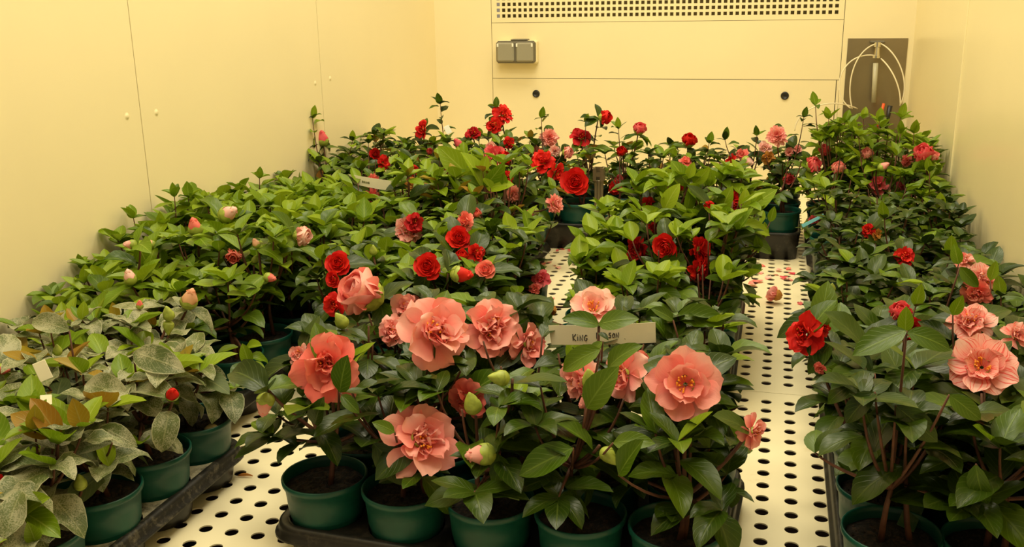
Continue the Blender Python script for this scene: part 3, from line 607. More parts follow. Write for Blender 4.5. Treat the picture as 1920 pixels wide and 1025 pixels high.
def in_aisle(p):
    if 1.2 < p[1] < 2.55 and abs(p[0]+.2228*p[1]) < .016*p[1] and .695*(1-p[1]/1.95) < p[2] < .695*(1-p[1]/2.8): return True
    return any(x0 < p[0] < x1 and y0 < p[1] < y1 for x0, x1, y0, y1, _ in AISLES)
# ------------------------------------------------------------------ plants
ORD = ['first', 'second', 'third', 'fourth', 'fifth', 'sixth', 'seventh', 'eighth', 'ninth', 'tenth', 'eleventh', 'twelfth']
PL = []       # every potted plant to be built
def tray(key, name, label, cx, cy_, nx, ny, pitch, rot, deck, sty, skip=(), mat='tray'):
    make_tray(cx, cy_, nx, ny, pitch, rot, deck, label, mat)
    for j in range(ny):
        for i in range(nx):
            if (i, j) in skip: continue
            lx, ly = (i-(nx-1)/2)*pitch, (j-(ny-1)/2)*pitch
            x, y = cx+lx*math.cos(rot)-ly*math.sin(rot), cy_+lx*math.sin(rot)+ly*math.cos(rot)
            PL.append(dict(x=x, y=y, z=(.010 if deck <= .06 else deck-.038), i=i, j=j, nx=nx, ny=ny, tray=name, sty=sty, key=key, fl=[], sh=[], hl=[]))
# style: z of crown top (lo, hi), crown radius, branches, leaf length, palette
tray('CF', 'centre front tray', 'black carrier tray in the centre foreground holding the coral-pink camellias', -.311, 1.150, 5, 3, .1145, -.045, .05, dict(top=(.27, .31), rad=.085, nb=7, L=(.055, .075), pal='dark'))
tray('L1', 'front left dusty tray', 'dust-covered carrier tray at the front left edge', -.925, .945, 3, 5, .1105, 0, .05, dict(top=(.21, .25), rad=.075, nb=6, L=(.055, .078), pal='dusty'), mat='traydust')
tray('L1b', 'left-wall dusty tray', 'carrier tray hard against the left wall in the foreground', -1.202, .945, 1, 5, .1105, 0, .05, dict(top=(.17, .20), rad=.06, nb=5, L=(.05, .065), pal='dusty'), mat='traydust')
tray('L2', 'second left tray', 'black carrier tray behind the dusty front tray, left side', -1.075, 1.43, 4, 3, .1105, 0, .05, dict(top=(.22, .26), rad=.085, nb=6, L=(.05, .07), pal='leftmix'), skip=((3, 0),))
tray('L3', 'middle left tray', 'black carrier tray under the budding shrubs along the left wall', -1.075, 1.90, 4, 5, .1105, 0, .05, dict(top=(.30, .335), rad=.09, nb=8, L=(.056, .074), pal='bright'))
tray('L4', 'rear left tray', 'black carrier tray near the rear left corner', -1.075, 2.42, 4, 4, .1105, 0, .05, dict(top=(.32, .36), rad=.085, nb=7, L=(.052, .068), pal='mix'))
tray('M2', 'middle tray', 'black carrier tray with the small red-rose camellias, left of the shelf gap', -.63, 1.78, 3, 5, .1105, 0, .05, dict(top=(.25, .29), rad=.085, nb=8, L=(.055, .072), pal='mix'))
tray('M3', 'rear middle tray', 'black carrier tray behind the red-rose camellias', -.755, 2.345, 3, 4, .112, 0, .05, dict(top=(.30, .34), rad=.085, nb=7, L=(.052, .068), pal='mixyoung'))
tray('M1', 'centre right tray', 'black carrier tray left of the petal-strewn aisle under pale green shrubs', -.215, 1.90, 3, 5, .1105, 0, .05, dict(top=(.34, .375), rad=.088, nb=10, L=(.054, .070), pal='bright2'))
tray('B1', 'back left tray', 'deep dark tray along the back wall, left half', -1.02, 2.85, 5, 3, .1145, 0, .075, dict(top=(.29, .33), rad=.08, nb=5, L=(.045, .060), pal='back'))
tray('B2', 'back right tray', 'deep dark tray across the end of the aisle at the back', -.32, 2.85, 7, 3, .1145, 0, .075, dict(top=(.27, .32), rad=.08, nb=4, L=(.045, .060), pal='back'))
tray('R1', 'front right tray', 'black carrier tray at the front right, its brown-scuffed edge along the aisle', .262, 1.235, 3, 4, .1085, 0, .05, dict(top=(.27, .32), rad=.09, nb=8, L=(.058, .078), pal='dark'))
tray('R2', 'second right tray', 'black carrier tray behind the front right tray', .262, 1.72, 3, 4, .1085, 0, .05, dict(top=(.23, .27), rad=.085, nb=7, L=(.05, .066), pal='dark'))
tray('R3', 'third right tray', 'black carrier tray beside the far end of the aisle', .262, 2.22, 3, 4, .1085, 0, .05, dict(top=(.24, .28), rad=.075, nb=6, L=(.042, .056), pal='dark'), skip=((0, 2),))
tray('R4', 'rear right tray', 'black carrier tray with tall pale green shrubs in the right corner', .262, 2.76, 3, 5, .1085, 0, .05, dict(top=(.34, .42), rad=.08, nb=7, L=(.046, .060), pal='bright'))
# single shoots that stand above the crowns: px, py, depth
SH = [(585, 208, 2.6), (560, 262, 2.6), (660, 250, 2.62), (690, 255, 2.65), (545, 325, 2.5), (825, 182, 2.95), (930, 188, 2.95), (1015, 208, 2.9), (1098, 216, 2.9), (1160, 228, 2.85), (1262, 282, 2.85), (1330, 255, 2.9), (1360, 248, 2.85), (1420, 240, 2.85), (1530, 182, 2.8), (1508, 205, 2.8), (1555, 208, 2.78), (1585, 215, 2.85), (1620, 208, 2.9), (1650, 212, 2.8), (1690, 205, 2.75), (1715, 235, 2.8), (1745, 305, 2.5), (1765, 375, 2.3), (1690, 235, 2.7), (1600, 232, 2.8),
      (485, 318, 2.1), (325, 350, 1.75), (352, 352, 1.8), (248, 390, 1.7), (150, 478, 1.55), (155, 510, 1.5), (415, 370, 1.95), (455, 365, 2.0), (530, 330, 2.3), (300, 405, 1.7), (380, 372, 1.9),
      (870, 275, 2.3), (905, 305, 2.2), (945, 330, 2.2), (860, 300, 2.35), (1245, 325, 2.05), (1290, 318, 2.0), (1330, 330, 2.0), (1420, 370, 1.95), (1435, 425, 1.9), (1425, 445, 1.85), (1240, 350, 1.95), (1150, 430, 1.9), (1130, 470, 1.85), (1445, 395, 1.9), (1395, 360, 2.0),
      (70, 600, 1.15), (150, 575, 1.25), (215, 575, 1.3), (285, 590, 1.3), (60, 775, .85), (150, 770, .88), (60, 980, .76), (90, 590, 1.15), (465, 660, 1.35),
      (1785, 455, 1.75), (1800, 470, 1.62), (1700, 590, 1.25), (1660, 390, 2.0), (1880, 530, 1.6), (1790, 560, 1.3), (1720, 545, 1.35), (1860, 500, 1.6), (1000, 560, 1.6)]
for (px, py, y) in SH:
    P = aty(px, py, y); q = min(PL, key=lambda p: (p['x']-P[0])**2+(p['y']-P[1])**2); q['sh'].append(P)
for f in flowers:
    P = f['P']; base = P-f['d']*.02
    q = min(PL, key=lambda p: (p['x']-base[0])**2+(p['y']-base[1])**2+.006*(len(p['fl']) > 1)); q['fl'].append(f)
HL = [(1535, 590, 1455, 628, 1.26, DARK, 0), (1560, 640, 1515, 700, 1.22, DARK, 0), (1640, 700, 1540, 745, 1.1, DARK, 0), (1800, 500, 1835, 540, 1.55, MID, 0),
      (1124, 610, 1056, 592, 1.16, MID, 0), (1122, 608, 1192, 592, 1.16, MID, 0), (1122, 624, 1141, 632, 1.15, DARK, 0), (1126, 655, 1048, 690, 1.05, MID, 0), (1130, 640, 1100, 672, 1.12, MID, 0), (1140, 690, 1190, 640, 1.02, MID, .2),
      (637, 735, 650, 668, .99, MID, 0), (640, 740, 672, 772, .98, MID, .2), (1282, 475, 1222, 538, .24, DARK, 0), (1270, 590, 1360, 600, 1.25, MID, 0), (1262, 600, 1225, 575, 1.22, MID, 0), (1240, 520, 1330, 590, .17, DARK, 0),
      (905, 352, 872, 282, 2.2, YOUNG, .6), (908, 350, 945, 305, 2.2, YOUNG, .6), (905, 352, 865, 330, 2.2, YOUNG, 0), (912, 352, 962, 345, 2.2, YOUNG, 0), (880, 330, 822, 275, 2.25, YOUNG, 0),
      (1395, 400, 1455, 355, 1.95, YOUNG, 0), (1395, 395, 1398, 355, 1.95, YOUNG, .6), (1290, 350, 1262, 300, 2.0, YOUNG, .6), (1300, 345, 1330, 315, 2.0, YOUNG, .6), (1270, 365, 1245, 330, 2.0, YOUNG, .6), (1285, 400, 1300, 350, 1.95, YOUNG, .6), (1250, 420, 1205, 385, 1.9, YOUNG, .2),
      (1245, 395, 1270, 345, 1.9, YOUNG, .6), (1390, 445, 1450, 470, 1.85, MID, 0), (1385, 420, 1445, 435, 1.85, YOUNG, 0), (1350, 400, 1372, 350, 1.95, YOUNG, .6), (1640, 735, 1580, 790, 1.02, DARK, 0), (1680, 760, 1760, 830, 1.02, DARK, 0), (1700, 620, 1600, 665, 1.06, MID, 0), (1700, 622, 1790, 650, 1.06, MID, 0),
      (1780, 740, 1845, 790, 1.0, MID, 0), (1830, 870, 1843, 955, 1.0, MID, 0), (1100, 765, 1150, 690, 1.0, MID, .1), (1150, 830, 1222, 822, .97, MID, 0), (1075, 840, 975, 890, .97, MID, 0), (1160, 890, 1205, 825, .95, MID, .1),
      (740, 810, 700, 790, .98, MID, 0), (590, 795, 600, 750, .98, DARK, 0), (700, 830, 780, 915, .99, DARK, 0), (625, 415, 590, 395, 1.9, YOUNG, 0), (655, 450, 590, 396, 1.9, YOUNG, 0), (660, 450, 685, 425, 1.9, YOUNG, .4),
      (130, 620, 50, 590, 1.08, DUSTY, 0), (160, 720, 240, 740, 1.0, DUSTY, 0), (250, 660, 340, 690, 1.05, DUSTY, 0), (190, 800, 250, 830, .93, DUSTY, 0), (210, 830, 110, 840, .90, DUSTY, 0), (380, 690, 420, 705, 1.2, DUSTY, 0), (45, 960, 110, 1000, .78, YOUNG, 0), (40, 965, 80, 930, .78, YOUNG, .5), (40, 965, 10, 925, .78, YOUNG, .5), (110, 820, 62, 745, .86, BRONZE, .5), (100, 820, 20, 770, .86, BRONZE, .5)]
for e in HL:
    P = at(e[0], e[1], e[4]); q = min(PL, key=lambda p: (p['x']-P[0])**2+(p['y']-P[1])**2); q['hl'].append(e)
def pick(pal, h):
    """palette index for a leaf at relative height h (0 low .. 1 tip)"""
    r = random.random()
    if pal == 'dark': return DARK if r > .22 else MID if (r > .04 or h < .7) else YOUNG
    if pal == 'dusty': return (YOUNG if r < .35 else BRONZE if r < .50 else DUSTY) if h > .93 else (DUSTY if r < .80 else UNDER if r < .9 else MID)
    if pal == 'leftmix': return (DUSTY if r < .25 else MID if r < .7 else YOUNG) if h > .6 else (DARK if r < .7 else DUSTY)
    if pal == 'bright': return (YOUNG if r < .70 else MID) if h > .58 else (MID if r < .45 else DARK)
    if pal == 'bright2': return (YOUNG if r < .72 else MID) if h > .72 else (MID if r < .35 else DARK) if h > .45 else DARK
    if pal == 'mix': return (YOUNG if r < .28 else MID if r < .7 else DARK) if h > .7 else (DARK if r < .6 else MID)
    if pal == 'mixyoung': return (YOUNG if r < .5 else MID if r < .85 else BRONZE) if h > .75 else (DARK if r < .6 else MID)
    if pal == 'back': return (YOUNG if r < .15 else MID if r < .45 else BRONZE if r < .5 else DARK) if h > .7 else (DARK if r < .75 else MID)
    return MID
def branch_leaves(LV, pts, s, t0, pal, top, base_z, dens=1., tipn=4, tipscale=1.):
    n = len(pts); seg = np.linalg.norm(np.diff(pts, axis=0), axis=1); tot = seg.sum(); cum = np.concatenate([[0], np.cumsum(seg)])
    Lm = sum(s['L'])/2; step = Lm*.33/dens; a = u(0, 6.28); d_ = tot*t0
    tp = LTD if pal == 'dusty' else LT
    def pt(q):
        i = min(np.searchsorted(cum, q, 'right')-1, n-2); f_ = (q-cum[i])/(seg[i]+1e-9); return pts[i]+(pts[i+1]-pts[i])*f_, unit(pts[i+1]-pts[i])
    while d_ < tot*.97:
        P, T = pt(d_); a += 2.4+u(-.3, .3); h = (P[2]-base_z)/(top-base_z)
        side = np.array([math.cos(a), math.sin(a), 0.]); side = unit(side-T*(side @ T)*.8)
        d = unit(side*1.+T*u(.0, .6)+np.array([0, 0, u(-.4, .25)])); L = u(*s['L'])*(.85+.15*h)
        nrm = unit(np.array([0, 0, 1.])+T*.3+np.array([u(-.35, .35), u(-.35, .35), 0]))
        m = pick(pal, min(h, .9)); c = P+d*L*.5
        if not blocked(c, L) and not in_aisle(c+d*L*.2): LV.add(P+d*.004, d, nrm, L, random.choice(LTY if m in (YOUNG, BRONZE) and u(0, 1) < .35 else tp), m)
        d_ += step*u(.8, 1.3)
    P, T = pts[-1], unit(pts[-1]-pts[-2])         # tip whorl
    a = u(0, 6.28)
    for k in range(tipn):
        a += 2.4; side = np.array([math.cos(a), math.sin(a), 0.]); d = unit(side*u(.75, 1.2)+T*u(.05, .85)+np.array([0, 0, u(-.15, .3)])); L = u(*s['L'])*u(.65, .95)*tipscale
        m = pick(pal, 1.); c = P+d*L*.5
        if not blocked(c, L) and not in_aisle(c): LV.add(P, d, unit(np.array([0, 0, 1.])-d*.2+side*-.3), L, random.choice(LTY if m in (YOUNG, BRONZE) else tp), m)
def cnt(n): return {1: 'one', 2: 'two', 3: 'three', 4: 'four'}.get(n, 'several')
LOOK = dict(dark='dark-leaved', dusty='dust-coated', leftmix='broad-leaved', bright='pale-green', bright2='bright-green', mix='mixed-green', mixyoung='fresh-green', back='small-leaved')
proto = None
for idx, p in enumerate(PL):
    s = p['sty']; base = np.array([p['x'], p['y'], p['z']]); key = p['key']
    if key == 'L2': s = dict(s, pal='dusty' if p['j'] == 0 else 'bright', L=(.05, .066))
    root = empty('potted_camellia', base)
    bl = [f for f in p['fl'] if f['kind'] not in ('bud', 'green')]; bd = [f for f in p['fl'] if f['kind'] in ('bud', 'green')]
    desc = ''
    if bl: desc = 'with %s %s flower%s' % (cnt(len(bl)), NAMES[bl[0]['col']], 's' if len(bl) > 1 else '')
    elif bd: desc = 'in bud'
    colw = 'first from left' if p['i'] else 'leftmost'
    if p['i']: colw = 'rightmost' if p['i'] == p['nx']-1 else ORD[p['i']]+' from left'
    roww = 'front row' if p['j'] == 0 else 'rearmost row' if p['j'] == p['ny']-1 else ORD[p['j']]+' row'
    if p['nx'] == 1: colw = 'touching the wall'
    tag(root, ('%s camellia %s, %s, %s, %s' % (LOOK[s['pal']], desc, p['tray'], roww, colw)).replace(' ,', ','), 'potted plant', 'potted camellias in the %s' % p['tray'])
    grey = (key in ('R3', 'R2') and random.random() < .6)
    po = link('pot', POTG if grey else POT, root)
    so_ = link('soil', SOILS[idx % 4], root, (0, 0, .082)); so_.rotation_euler = (0, 0, u(0, 6))
    top = u(*s['top'])
    if key == 'R4': top = .28+.085*min(1, p['j']/2.)-(0.03 if p['i'] == 2 else 0)
    if key == 'L3': top = (.285, .295, .295, .285, .275)[p['j']]+u(-.012, .012)
    if key == 'L4': top = (.265, .265, .275, .30)[p['j']]+u(-.015, .015)
    if key == 'L2': top = (.175, .205, .235, .25)[p['i']]+.035*p['j']+u(-.01, .01)
    if key == 'CF': top = (.275, .30, .31)[p['j']]+u(-.01, .01)
    if key == 'R1': top = (.30, .28, .26, .25)[p['j']]+u(-.01, .01)
    if key == 'M1': top = (.27, .32, .35, .37, .36)[p['j']]-(.085 if p['i'] == 0 else 0)+u(-.012, .012)
    zb = base[2]+.082; ST = MB(); LV = Leaves(); rad = s['rad']
    g0 = base+np.array([u(-.012, .012), u(-.012, .012), .080])
    starts = [g0]
    if u(0, 1) < .6: starts.append(base+np.array([u(-.025, .025), u(-.025, .025), .080]))
    mains = []
    for g in starts:                             # woody main stems, forking a few centimetres up
        q = g+np.array([u(-.012, .012), u(-.012, .012), (top-zb)*u(.22, .38)]); ST.tube(bez(g, (g+q)/2+np.array([u(-.004, .004), u(-.004, .004), 0]), q, 4), [.0042, .0036, .0032, .0028], 6); mains.append(q)
    nb = s['nb']; a0 = u(0, 6.28)
    for k in range(nb):
        g = random.choice(mains); a = a0+6.283*k/nb+u(-.4, .4); hi = k % 3 != 0
        r = rad*(u(.25, .75) if hi else u(.7, 1.0)); zt2 = zb+(top-zb)*(u(.78, .98) if hi else u(.4, .68))
        e = np.array([base[0]+r*math.cos(a), base[1]+r*math.sin(a), zt2-.02])
        if in_aisle(e): e[0] = base[0]; e[1] = base[1]
        e[0] = min(max(e[0], XL+.035), XR-.035)
        c = np.array([g[0]+(e[0]-g[0])*.75, g[1]+(e[1]-g[1])*.75, g[2]+(e[2]-g[2])*.35]); pts = bez(g, c, e, 7)
        ST.tube(pts, np.linspace(.0026, .0013, 7), 5); branch_leaves(LV, pts, s, .42 if (key in ('CF', 'R1') and p['j'] == 0) else .3 if key in ('CF', 'R1', 'L1') else .2, s['pal'], top, zb, tipn=5)
    if u(0, 1) < .7:                             # a low leaf or two over the soil
        for _ in range(2):
            a = u(0, 6.28); d = np.array([math.cos(a), math.sin(a), .25]); P = mains[0]-np.array([0, 0, .012]); c = P+d*.03
            if not blocked(c, .05): LV.add(P, d, (0, 0, 1), u(*s['L'])*.85, random.choice(LT), DUSTY if s['pal'] == 'dusty' else DARK)
    for P in p['sh']:                            # long shoots above the crown
        g = random.choice(mains); c = np.array([g[0]+(P[0]-g[0])*.8, g[1]+(P[1]-g[1])*.8, g[2]+(P[2]-g[2])*.4]); e = P-np.array([0, 0, .022]); pts = bez(g, c, e, 8)
        ST.tube(pts, np.linspace(.0026, .0010, 8), 5)
        branch_leaves(LV, pts, dict(L=(s['L'][0]*.75, s['L'][1]*.8)), .5, s['pal'], P[2]+.01, zb, dens=.7, tipn=3, tipscale=.95)
        LV.add(e, unit(np.array([u(-.3, .3), u(-.3, .3), 1.])), unit(CAM-P), u(.030, .042), random.choice(LTY), YOUNG if s['pal'] not in ('back', 'dusty') or u(0, 1) < .4 else (BRONZE if s['pal'] == 'dusty' else MID))
    for f in p['fl']:
        b, st, ca = flower_petals(f['kind'], f['R']); zax = f['d']; xa_ = unit(np.cross(zax, [.1, .2, 1])); ya = np.cross(zax, xa_)
        rot = np.stack([xa_, ya, zax], 1); off = {'cup': .75, 'bud': .95, 'green': .95}.get(f['kind'], .15)*f['R']
        O_ = f['P']-zax*off
        for q in (b, st, ca):
            q.v = [v @ rot.T for v in q.v]
        par = root; loc = O_-base
        if b.v:
            fo = b.build('flower' if f['kind'] not in ('bud',) else 'bud', M[f['col']], root, smooth=True, loc=loc)
            if ca.v: ca.build('calyx', M['calyx'], fo, smooth=True)
            if st.v: st.build('stamens', M['stamen'], fo)
        elif ca.v: ca.build('bud', M['calyx'], root, smooth=True, loc=loc)
        g = min(mains, key=lambda m_: np.linalg.norm(m_-O_)); e = O_-zax*.004; c = e-zax*.02-np.array([0, 0, .035]); c = np.array([max(min(c[0], XR-.02), XL+.02), c[1], c[2]])
        c = (c+np.array([g[0]+(e[0]-g[0])*.6, g[1]+(e[1]-g[1])*.6, (g[2]+e[2])/2-.01]))/2; pts = bez(g, c, e, 8); ST.tube(pts, np.linspace(.0028, .0018, 8), 6)
        branch_leaves(LV, pts, s, .5, s['pal'], top, zb, tipn=0, dens=.8)
        a = u(0, 6.28)
        for k in range(3):                       # collar of leaves behind the bloom
            a += 2.1; side = xa_*math.cos(a)+ya*math.sin(a); d = unit(side-zax*.25+np.array([0, 0, .15])); L = u(*s['L'])
            P = O_-zax*f['R']*.12
            if f['kind'] != 'green' and not blocked(P+d*L*.6, L*.4) and not in_aisle(P+d*L*.6): LV.add(P, d, unit(zax*.5+np.array([0, 0, .8])), L, random.choice(LT), pick(s['pal'], .6))
    for (bx, by, tx, ty, yy, mt, tw) in p['hl']:    # single leaves that stand out in the photo
        A_ = at(bx, by, yy); d = aty(tx, ty, A_[1]-.01)-A_; L = float(np.linalg.norm(d)); nn = unit(unit(CAM-A_)*.7+np.array([0, 0, .55])+Rv*(tw+((bx*7+by) % 10-5)*.12)); LV.add(A_, d, nn, L*1.03, LTH[(bx+by) % 9], mt)
        g = min(mains, key=lambda m_: np.linalg.norm(m_-A_)); ST.tube(bez(g, (g+A_)/2-np.array([0, 0, .02]), A_, 6), np.linspace(.0024, .0012, 6), 5)
    for v in LV.V: np.clip(v[:, 0], XL+.003, XR-.003, out=v[:, 0])
    ST.build('stem', M['stem'], root, smooth=True, sub=base)
    LV.build('foliage', LM, root, base)
# ------------------------------------------------------------------ name strips, stakes, post, small things
def letters(txt):
    G = {'K': [[(0, 0), (0, 1)], [(.62, 1), (0, .42), (.6, 0)]], 'I': [[(.1, 0), (.1, .62)], [(.1, .86), (.14, .92)]], 'N': [[(0, 0), (0, .8), (.5, 0), (.55, .85)]], 'G': [[(.6, .75), (.35, .85), (.02, .5), (.1, .05), (.45, .0), (.6, .35), (.3, .35)]],
         'D': [[(.05, 0), (.05, .9), (.5, .7), (.55, .25), (.05, 0)]], 'S': [[(.55, .8), (.15, .8), (.1, .5), (.5, .4), (.5, .05), (0, .05)]], 'O': [[(.3, .75), (.02, .45), (.15, .02), (.5, .1), (.55, .6), (.3, .75)]], 'B': [[(0, 0), (.05, .9), (.5, .75), (.1, .48), (.55, .25), (0, 0)]], 'R': [[(0, 0), (.05, .9), (.5, .7), (.05, .45), (.55, 0)]], 'L': [[(.05, .9), (.05, 0), (.5, 0)]], '.': [[(.2, 0), (.25, .05)]], ' ': []}
    out = []; x = 0
    for ch in txt:
        for st in G[ch]: out.append([(x+a, b_) for a, b_ in st])
        x += .55 if ch == 'I' else .85
    return out
def strip(name, c0, c1, c2, c3, label, text, mat_ink, tx, ty, th, curl=.0):
    """paper strip between four corners (bottom left, bottom right, top right, top left), slightly curled"""
    c0, c1, c2, c3 = map(np.array, (c0, c1, c2, c3)); O_ = (c0+c1)/2; root = empty(name, O_); tag(root, label, 'plant label')
    nrm = unit(np.cross(c1-c0, c3-c0))
    def S_(a, b_): return (c0*(1-a)+c1*a)*(1-b_)+(c3*(1-a)+c2*a)*b_+nrm*curl*math.sin(a*3.1)*1.
    b = MB(); n = 12; vs = []
    for o in (0, -.0005):
        for i in range(n+1):
            for q in (0, 1): vs.append(S_(i/n, q)+nrm*o)
    f = [(2*i, 2*i+2, 2*i+3, 2*i+1) for i in range(n)]; k = 2*(n+1); f += [(k+2*i, k+2*i+1, k+2*i+3, k+2*i+2) for i in range(n)]; f += [(2*i, k+2*i, k+2*i+2, 2*i+2) for i in range(n)]+[(2*i+1, 2*i+3, k+2*i+3, k+2*i+1) for i in range(n)]+[(0, 1, k+1, k), (2*n, k+2*n, k+2*n+1, 2*n+1)]
    b.add(vs, f); b.build('paper_strip', M['paper'], root, sub=O_)
    b = MB(); wd = np.linalg.norm(c1-c0)
    for st, x0, y0, h in [(letters(t), x, y, h) for t, x, y, h in text]:
        for line in st:
            pts = [S_(x0+(a+.12*bb)*h*.72*np.linalg.norm(c3-c0)/wd, y0+bb*h)+nrm*.0004 for a, bb in line]
            b.tube(np.array(pts), th, 5)
    b.build('handwriting', mat_ink, root, sub=O_)
ys = 1.2
strip('name_strip', aty(1034, 646, ys-.02), aty(1230, 642, ys), aty(1229, 604, ys), aty(1028, 610, ys-.02), 'cream paper name strip reading KING among the coral-pink camellias', [('KING', .215, .22, .34), ('D', .44, .32, .34), ('SON', .555, .34, .30), ('.', .70, .26, .3)], M['ink'], 0, 0, .00055, .004)
yb = 2.3
strip('name_strip', aty(664, 345, yb), aty(726, 357, yb), aty(735, 339, yb), aty(653, 326, yb), 'pale paper name strip with faint writing above the left shrubs', [('L', .16, .45, .2), ('BRING', .30, .38, .22)], M['inkg'], 0, 0, .0008, .004)
def slat(name, a, b_, wdt, mat, label, cat, thick=.0012, face=None):
    a = np.array(a); b_ = np.array(b_); Y = unit(b_-a); nf = unit(CAM-a) if face is None else unit(face); X = unit(np.cross(Y, nf)); Z = np.cross(X, Y)
    m_ = MB(); L = np.linalg.norm(b_-a); m_.bbox((-wdt/2, 0, -thick/2), (wdt/2, L, thick/2), thick*.4, 0, np.stack([X, Y, Z], 1), (0, 0, 0)); return tag(m_.build(name, mat, loc=a), label, cat)
slat('plant_stake', atz(1697, 990, .096), at(1731, 915, 1.16), .020, M['tagg'], 'flat mossy green stake in the front right pot', 'plant stake')
slat('plant_stake', atz(1345, 985, .096), at(1383, 897, 1.06), .006, M['tagg'], 'thin dull green stake leaning out of the front row\'s rightmost pot', 'plant stake')
slat('plant_stake', at(88, 850, .86), at(86, 740, .9), .013, M['paper'], 'narrow cream stake standing among the dusty leaves', 'plant stake')
slat('plant_stake', aty(1504, 424, 2.3), aty(1545, 403, 2.36), .008, M['blue'], 'pale blue stake poking out over the aisle beside a pink flower', 'plant stake')
slat('plant_stake', aty(1050, 402, 2.80), aty(1066, 420, 2.80), .018, M['blue'], 'pale blue tag below the pink flower left of the steel post', 'plant stake')
slat('plant_tag', aty(836, 236, 2.9), aty(843, 250, 2.9), .018, M['white'], 'small white tag hanging below the tallest shoot at the back', 'plant tag')
slat('plant_tag', aty(1125, 424, 2.12), aty(1150, 412, 2.12), .024, M['paper'], 'curled cream paper tag below the steel post', 'plant tag')
slat('plant_tag', at(68, 700, .98), at(92, 690, .99), .026, M['paper'], 'cream paper tag half hidden in the dusty left plants', 'plant tag')
b = MB(); b.lathe([(.0001, -.014), (.007, -.012), (.012, -.004), (.012, .004), (.008, .012), (.0001, .015)], 18); tag(b.build('white_egg_tag', M['white'], smooth=True, loc=aty(1197, 385, 2.2)), 'white egg-shaped plug beside the dark red blooms', 'plug')
for (px, py, lb) in ((396, 803, 'pale yellow bud husk lying on the soil of the dusty tray corner pot'), (1852, 962, 'pale husk on the soil of the second pot at front right')):
    P = atz(px, py, .0995); b = MB(); b.lathe([(.0001, -.012), (.005, -.008), (.0075, 0), (.005, .008), (.0001, .013)], 12, rot=[[.3, 0, .95], [0, 1, 0], [-.95, 0, .3]]); tag(b.build('bud_husk', M['pebble'], loc=P, smooth=True), lb, 'husk')
# steel post with slotted head
Pb = aty(1123, 352, 2.66); T_ = aty(1123, 314, 2.66); pr = empty('steel_post', (Pb[0], 2.66, 0)); O = np.array((Pb[0], 2.66, 0)); tag(pr, 'slim brass-toned steel post with a square slotted head at mid shelf', 'post')
b = MB(); hz = T_[2]-.036; xc = Pb[0]
for dx in (-.0085, 0, .0085): b.bbox((xc+dx-.0036, 2.655, 0), (xc+dx+.0036, 2.665, hz), .001)
b.box((xc-.011, 2.658, 0), (xc+.011, 2.664, hz)); b.build('post_shaft', M['steel'], pr, sub=O)
b = MB()
for lo, hi in (((-.015, -.015), (-.011, .015)), ((.011, -.015), (.015, .015)), ((-.011, -.015), (-.006, -.011)), ((.006, -.015), (.011, -.011)), ((-.011, .011), (.011, .015))): b.box((xc+lo[0], 2.66+lo[1], hz), (xc+hi[0], 2.66+hi[1], hz+.036))
b.box((xc-.006, 2.647, hz+.012), (xc+.006, 2.65, hz+.024)); b.build('post_head', M['steel'], pr, sub=O)
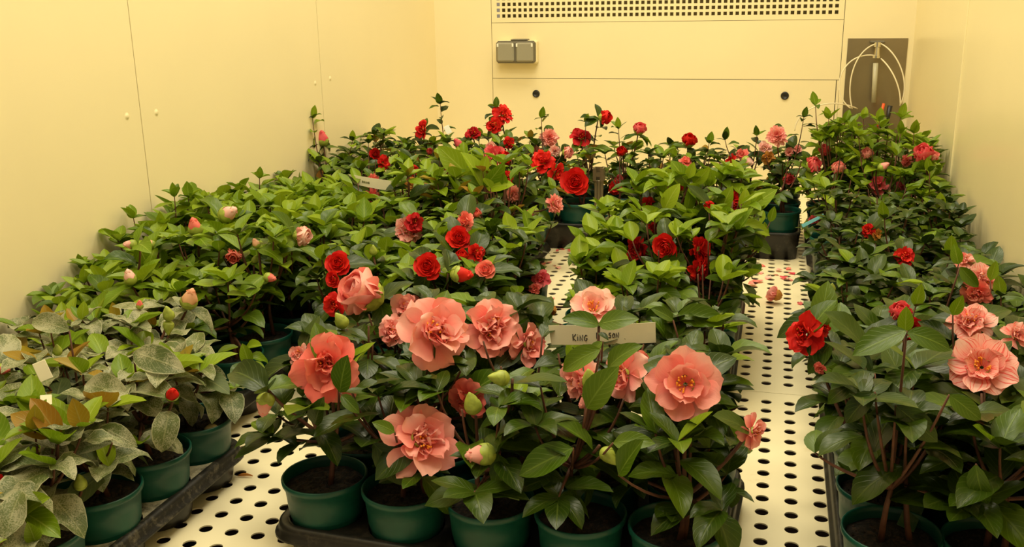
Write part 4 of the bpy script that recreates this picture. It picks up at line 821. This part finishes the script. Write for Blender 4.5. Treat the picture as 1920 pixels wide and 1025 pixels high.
# fallen petals: each a petal of its own
PB = [petal(1, .55, .3, .2, .1, .1, 5, 6), petal(1, .6, -.3, .3, .15, 0, 5, 6), petal(1, .5, .6, .1, .12, .15, 5, 6)]
pm = {}
for c in ('hot', 'pink', 'coral', 'palepink'):
    for k, (V, F, UV) in enumerate(PB):
        b = MB(); V = V-V.mean(0); V[:, 2] -= V[:, 2].min(); b.add(V, F, 0, UV, k/2); o = b.build('fallen_petal', M[c], smooth=True); pm[c, k] = o.data; bpy.data.objects.remove(o)
fp = [(1418, 528, 20, 'pink'), (1402, 517, 14, 'pink'), (1440, 522, 13, 'palepink'), (1425, 512, 12, 'palepink'), (1410, 535, 15, 'pink'), (1431, 499, 9, 'coral'), (1425, 500, 7, 'pink'), (1460, 508, 11, 'palepink'), (1478, 505, 10, 'coral'), (1485, 513, 12, 'hot'), (1470, 522, 12, 'hot'), (1482, 525, 11, 'pink'), (1455, 515, 10, 'palepink'), (1400, 508, 10, 'palepink'), (1500, 570, 10, 'hot'),
      (1055, 467, 8, 'coral'), (1068, 470, 8, 'coral'), (1045, 470, 7, 'hot'), (1062, 464, 6, 'coral'), (1075, 467, 7, 'hot'), (1008, 488, 10, 'palepink'), (1030, 492, 10, 'palepink'), (1020, 496, 9, 'pink'), (1040, 498, 8, 'palepink'), (1003, 485, 8, 'coral'), (1047, 503, 8, 'palepink'), (1012, 499, 8, 'palepink'), (1035, 560, 9, 'pink'), (1030, 570, 8, 'palepink')]
grp = {}
for e in fp: grp.setdefault((e[0] > 1300, e[3]), []).append(e)
for n, e in enumerate(fp):
    px, py, r, c = e; P = atz(px, py, .001); o = link('fallen_petal', pm[c, n % 3]); k = r*mpp(P)*1.15; o.scale = (k, k, k); o.location = P; o.rotation_euler = (u(-.1, .1), u(-.1, .1), u(0, 6.28))
    g = sorted(grp[px > 1300, c]); w_ = 'leftmost' if g[0] == e else 'rightmost' if g[-1] == e else ORD[g.index(e)]+' from left'
    if len(g) == 1: w_ = 'the only one'
    tag(o, '%s fallen petal %s, %s of its colour' % (NAMES[c], 'far down the right aisle' if px > 1300 else 'in the middle shelf gap', w_), 'petal', 'fallen petals in the right aisle' if px > 1300 else 'fallen petals in the middle gap')
# fallen bloom with withered rim
P = atz(1455, 560, .012); fr = empty('fallen_flower', (P[0], P[1], 0)); tag(fr, 'wilted pink and brown flower head lying in the right aisle', 'flower')
b, st, ca = flower_petals('cup', .022); rot = np.array([[0, -.3, -.95], [1, 0, 0], [0, -.95, .3]])
for q in (b, ca): q.v = [v @ rot.T for v in q.v]
b.build('petals', M['pink'], fr, smooth=True, loc=(.01, 0, .018)); ca.build('withered_base', M['brownp'], fr, smooth=True, loc=(.012, 0, .018))
b = MB()
for (px, py) in ((1437, 810), (447, 889), (1420, 655)):
    pass
for n, (px, py, lb) in enumerate(((459, 893, 'small brown husk on the shelf beside the front left tray'), (1418, 654, 'short brown twig bit on the shelf beside the centre right tray'))):
    P = atz(px, py, .002); b = MB(); b.tube(bez((-.012, 0, 0), (0, .004, .004), (.012, .003, .001), 6), [.0008, .002, .0024, .002, .0014, .0006], 6); tag(b.build('plant_debris', M['brownp'], loc=P, smooth=True), lb, 'debris')
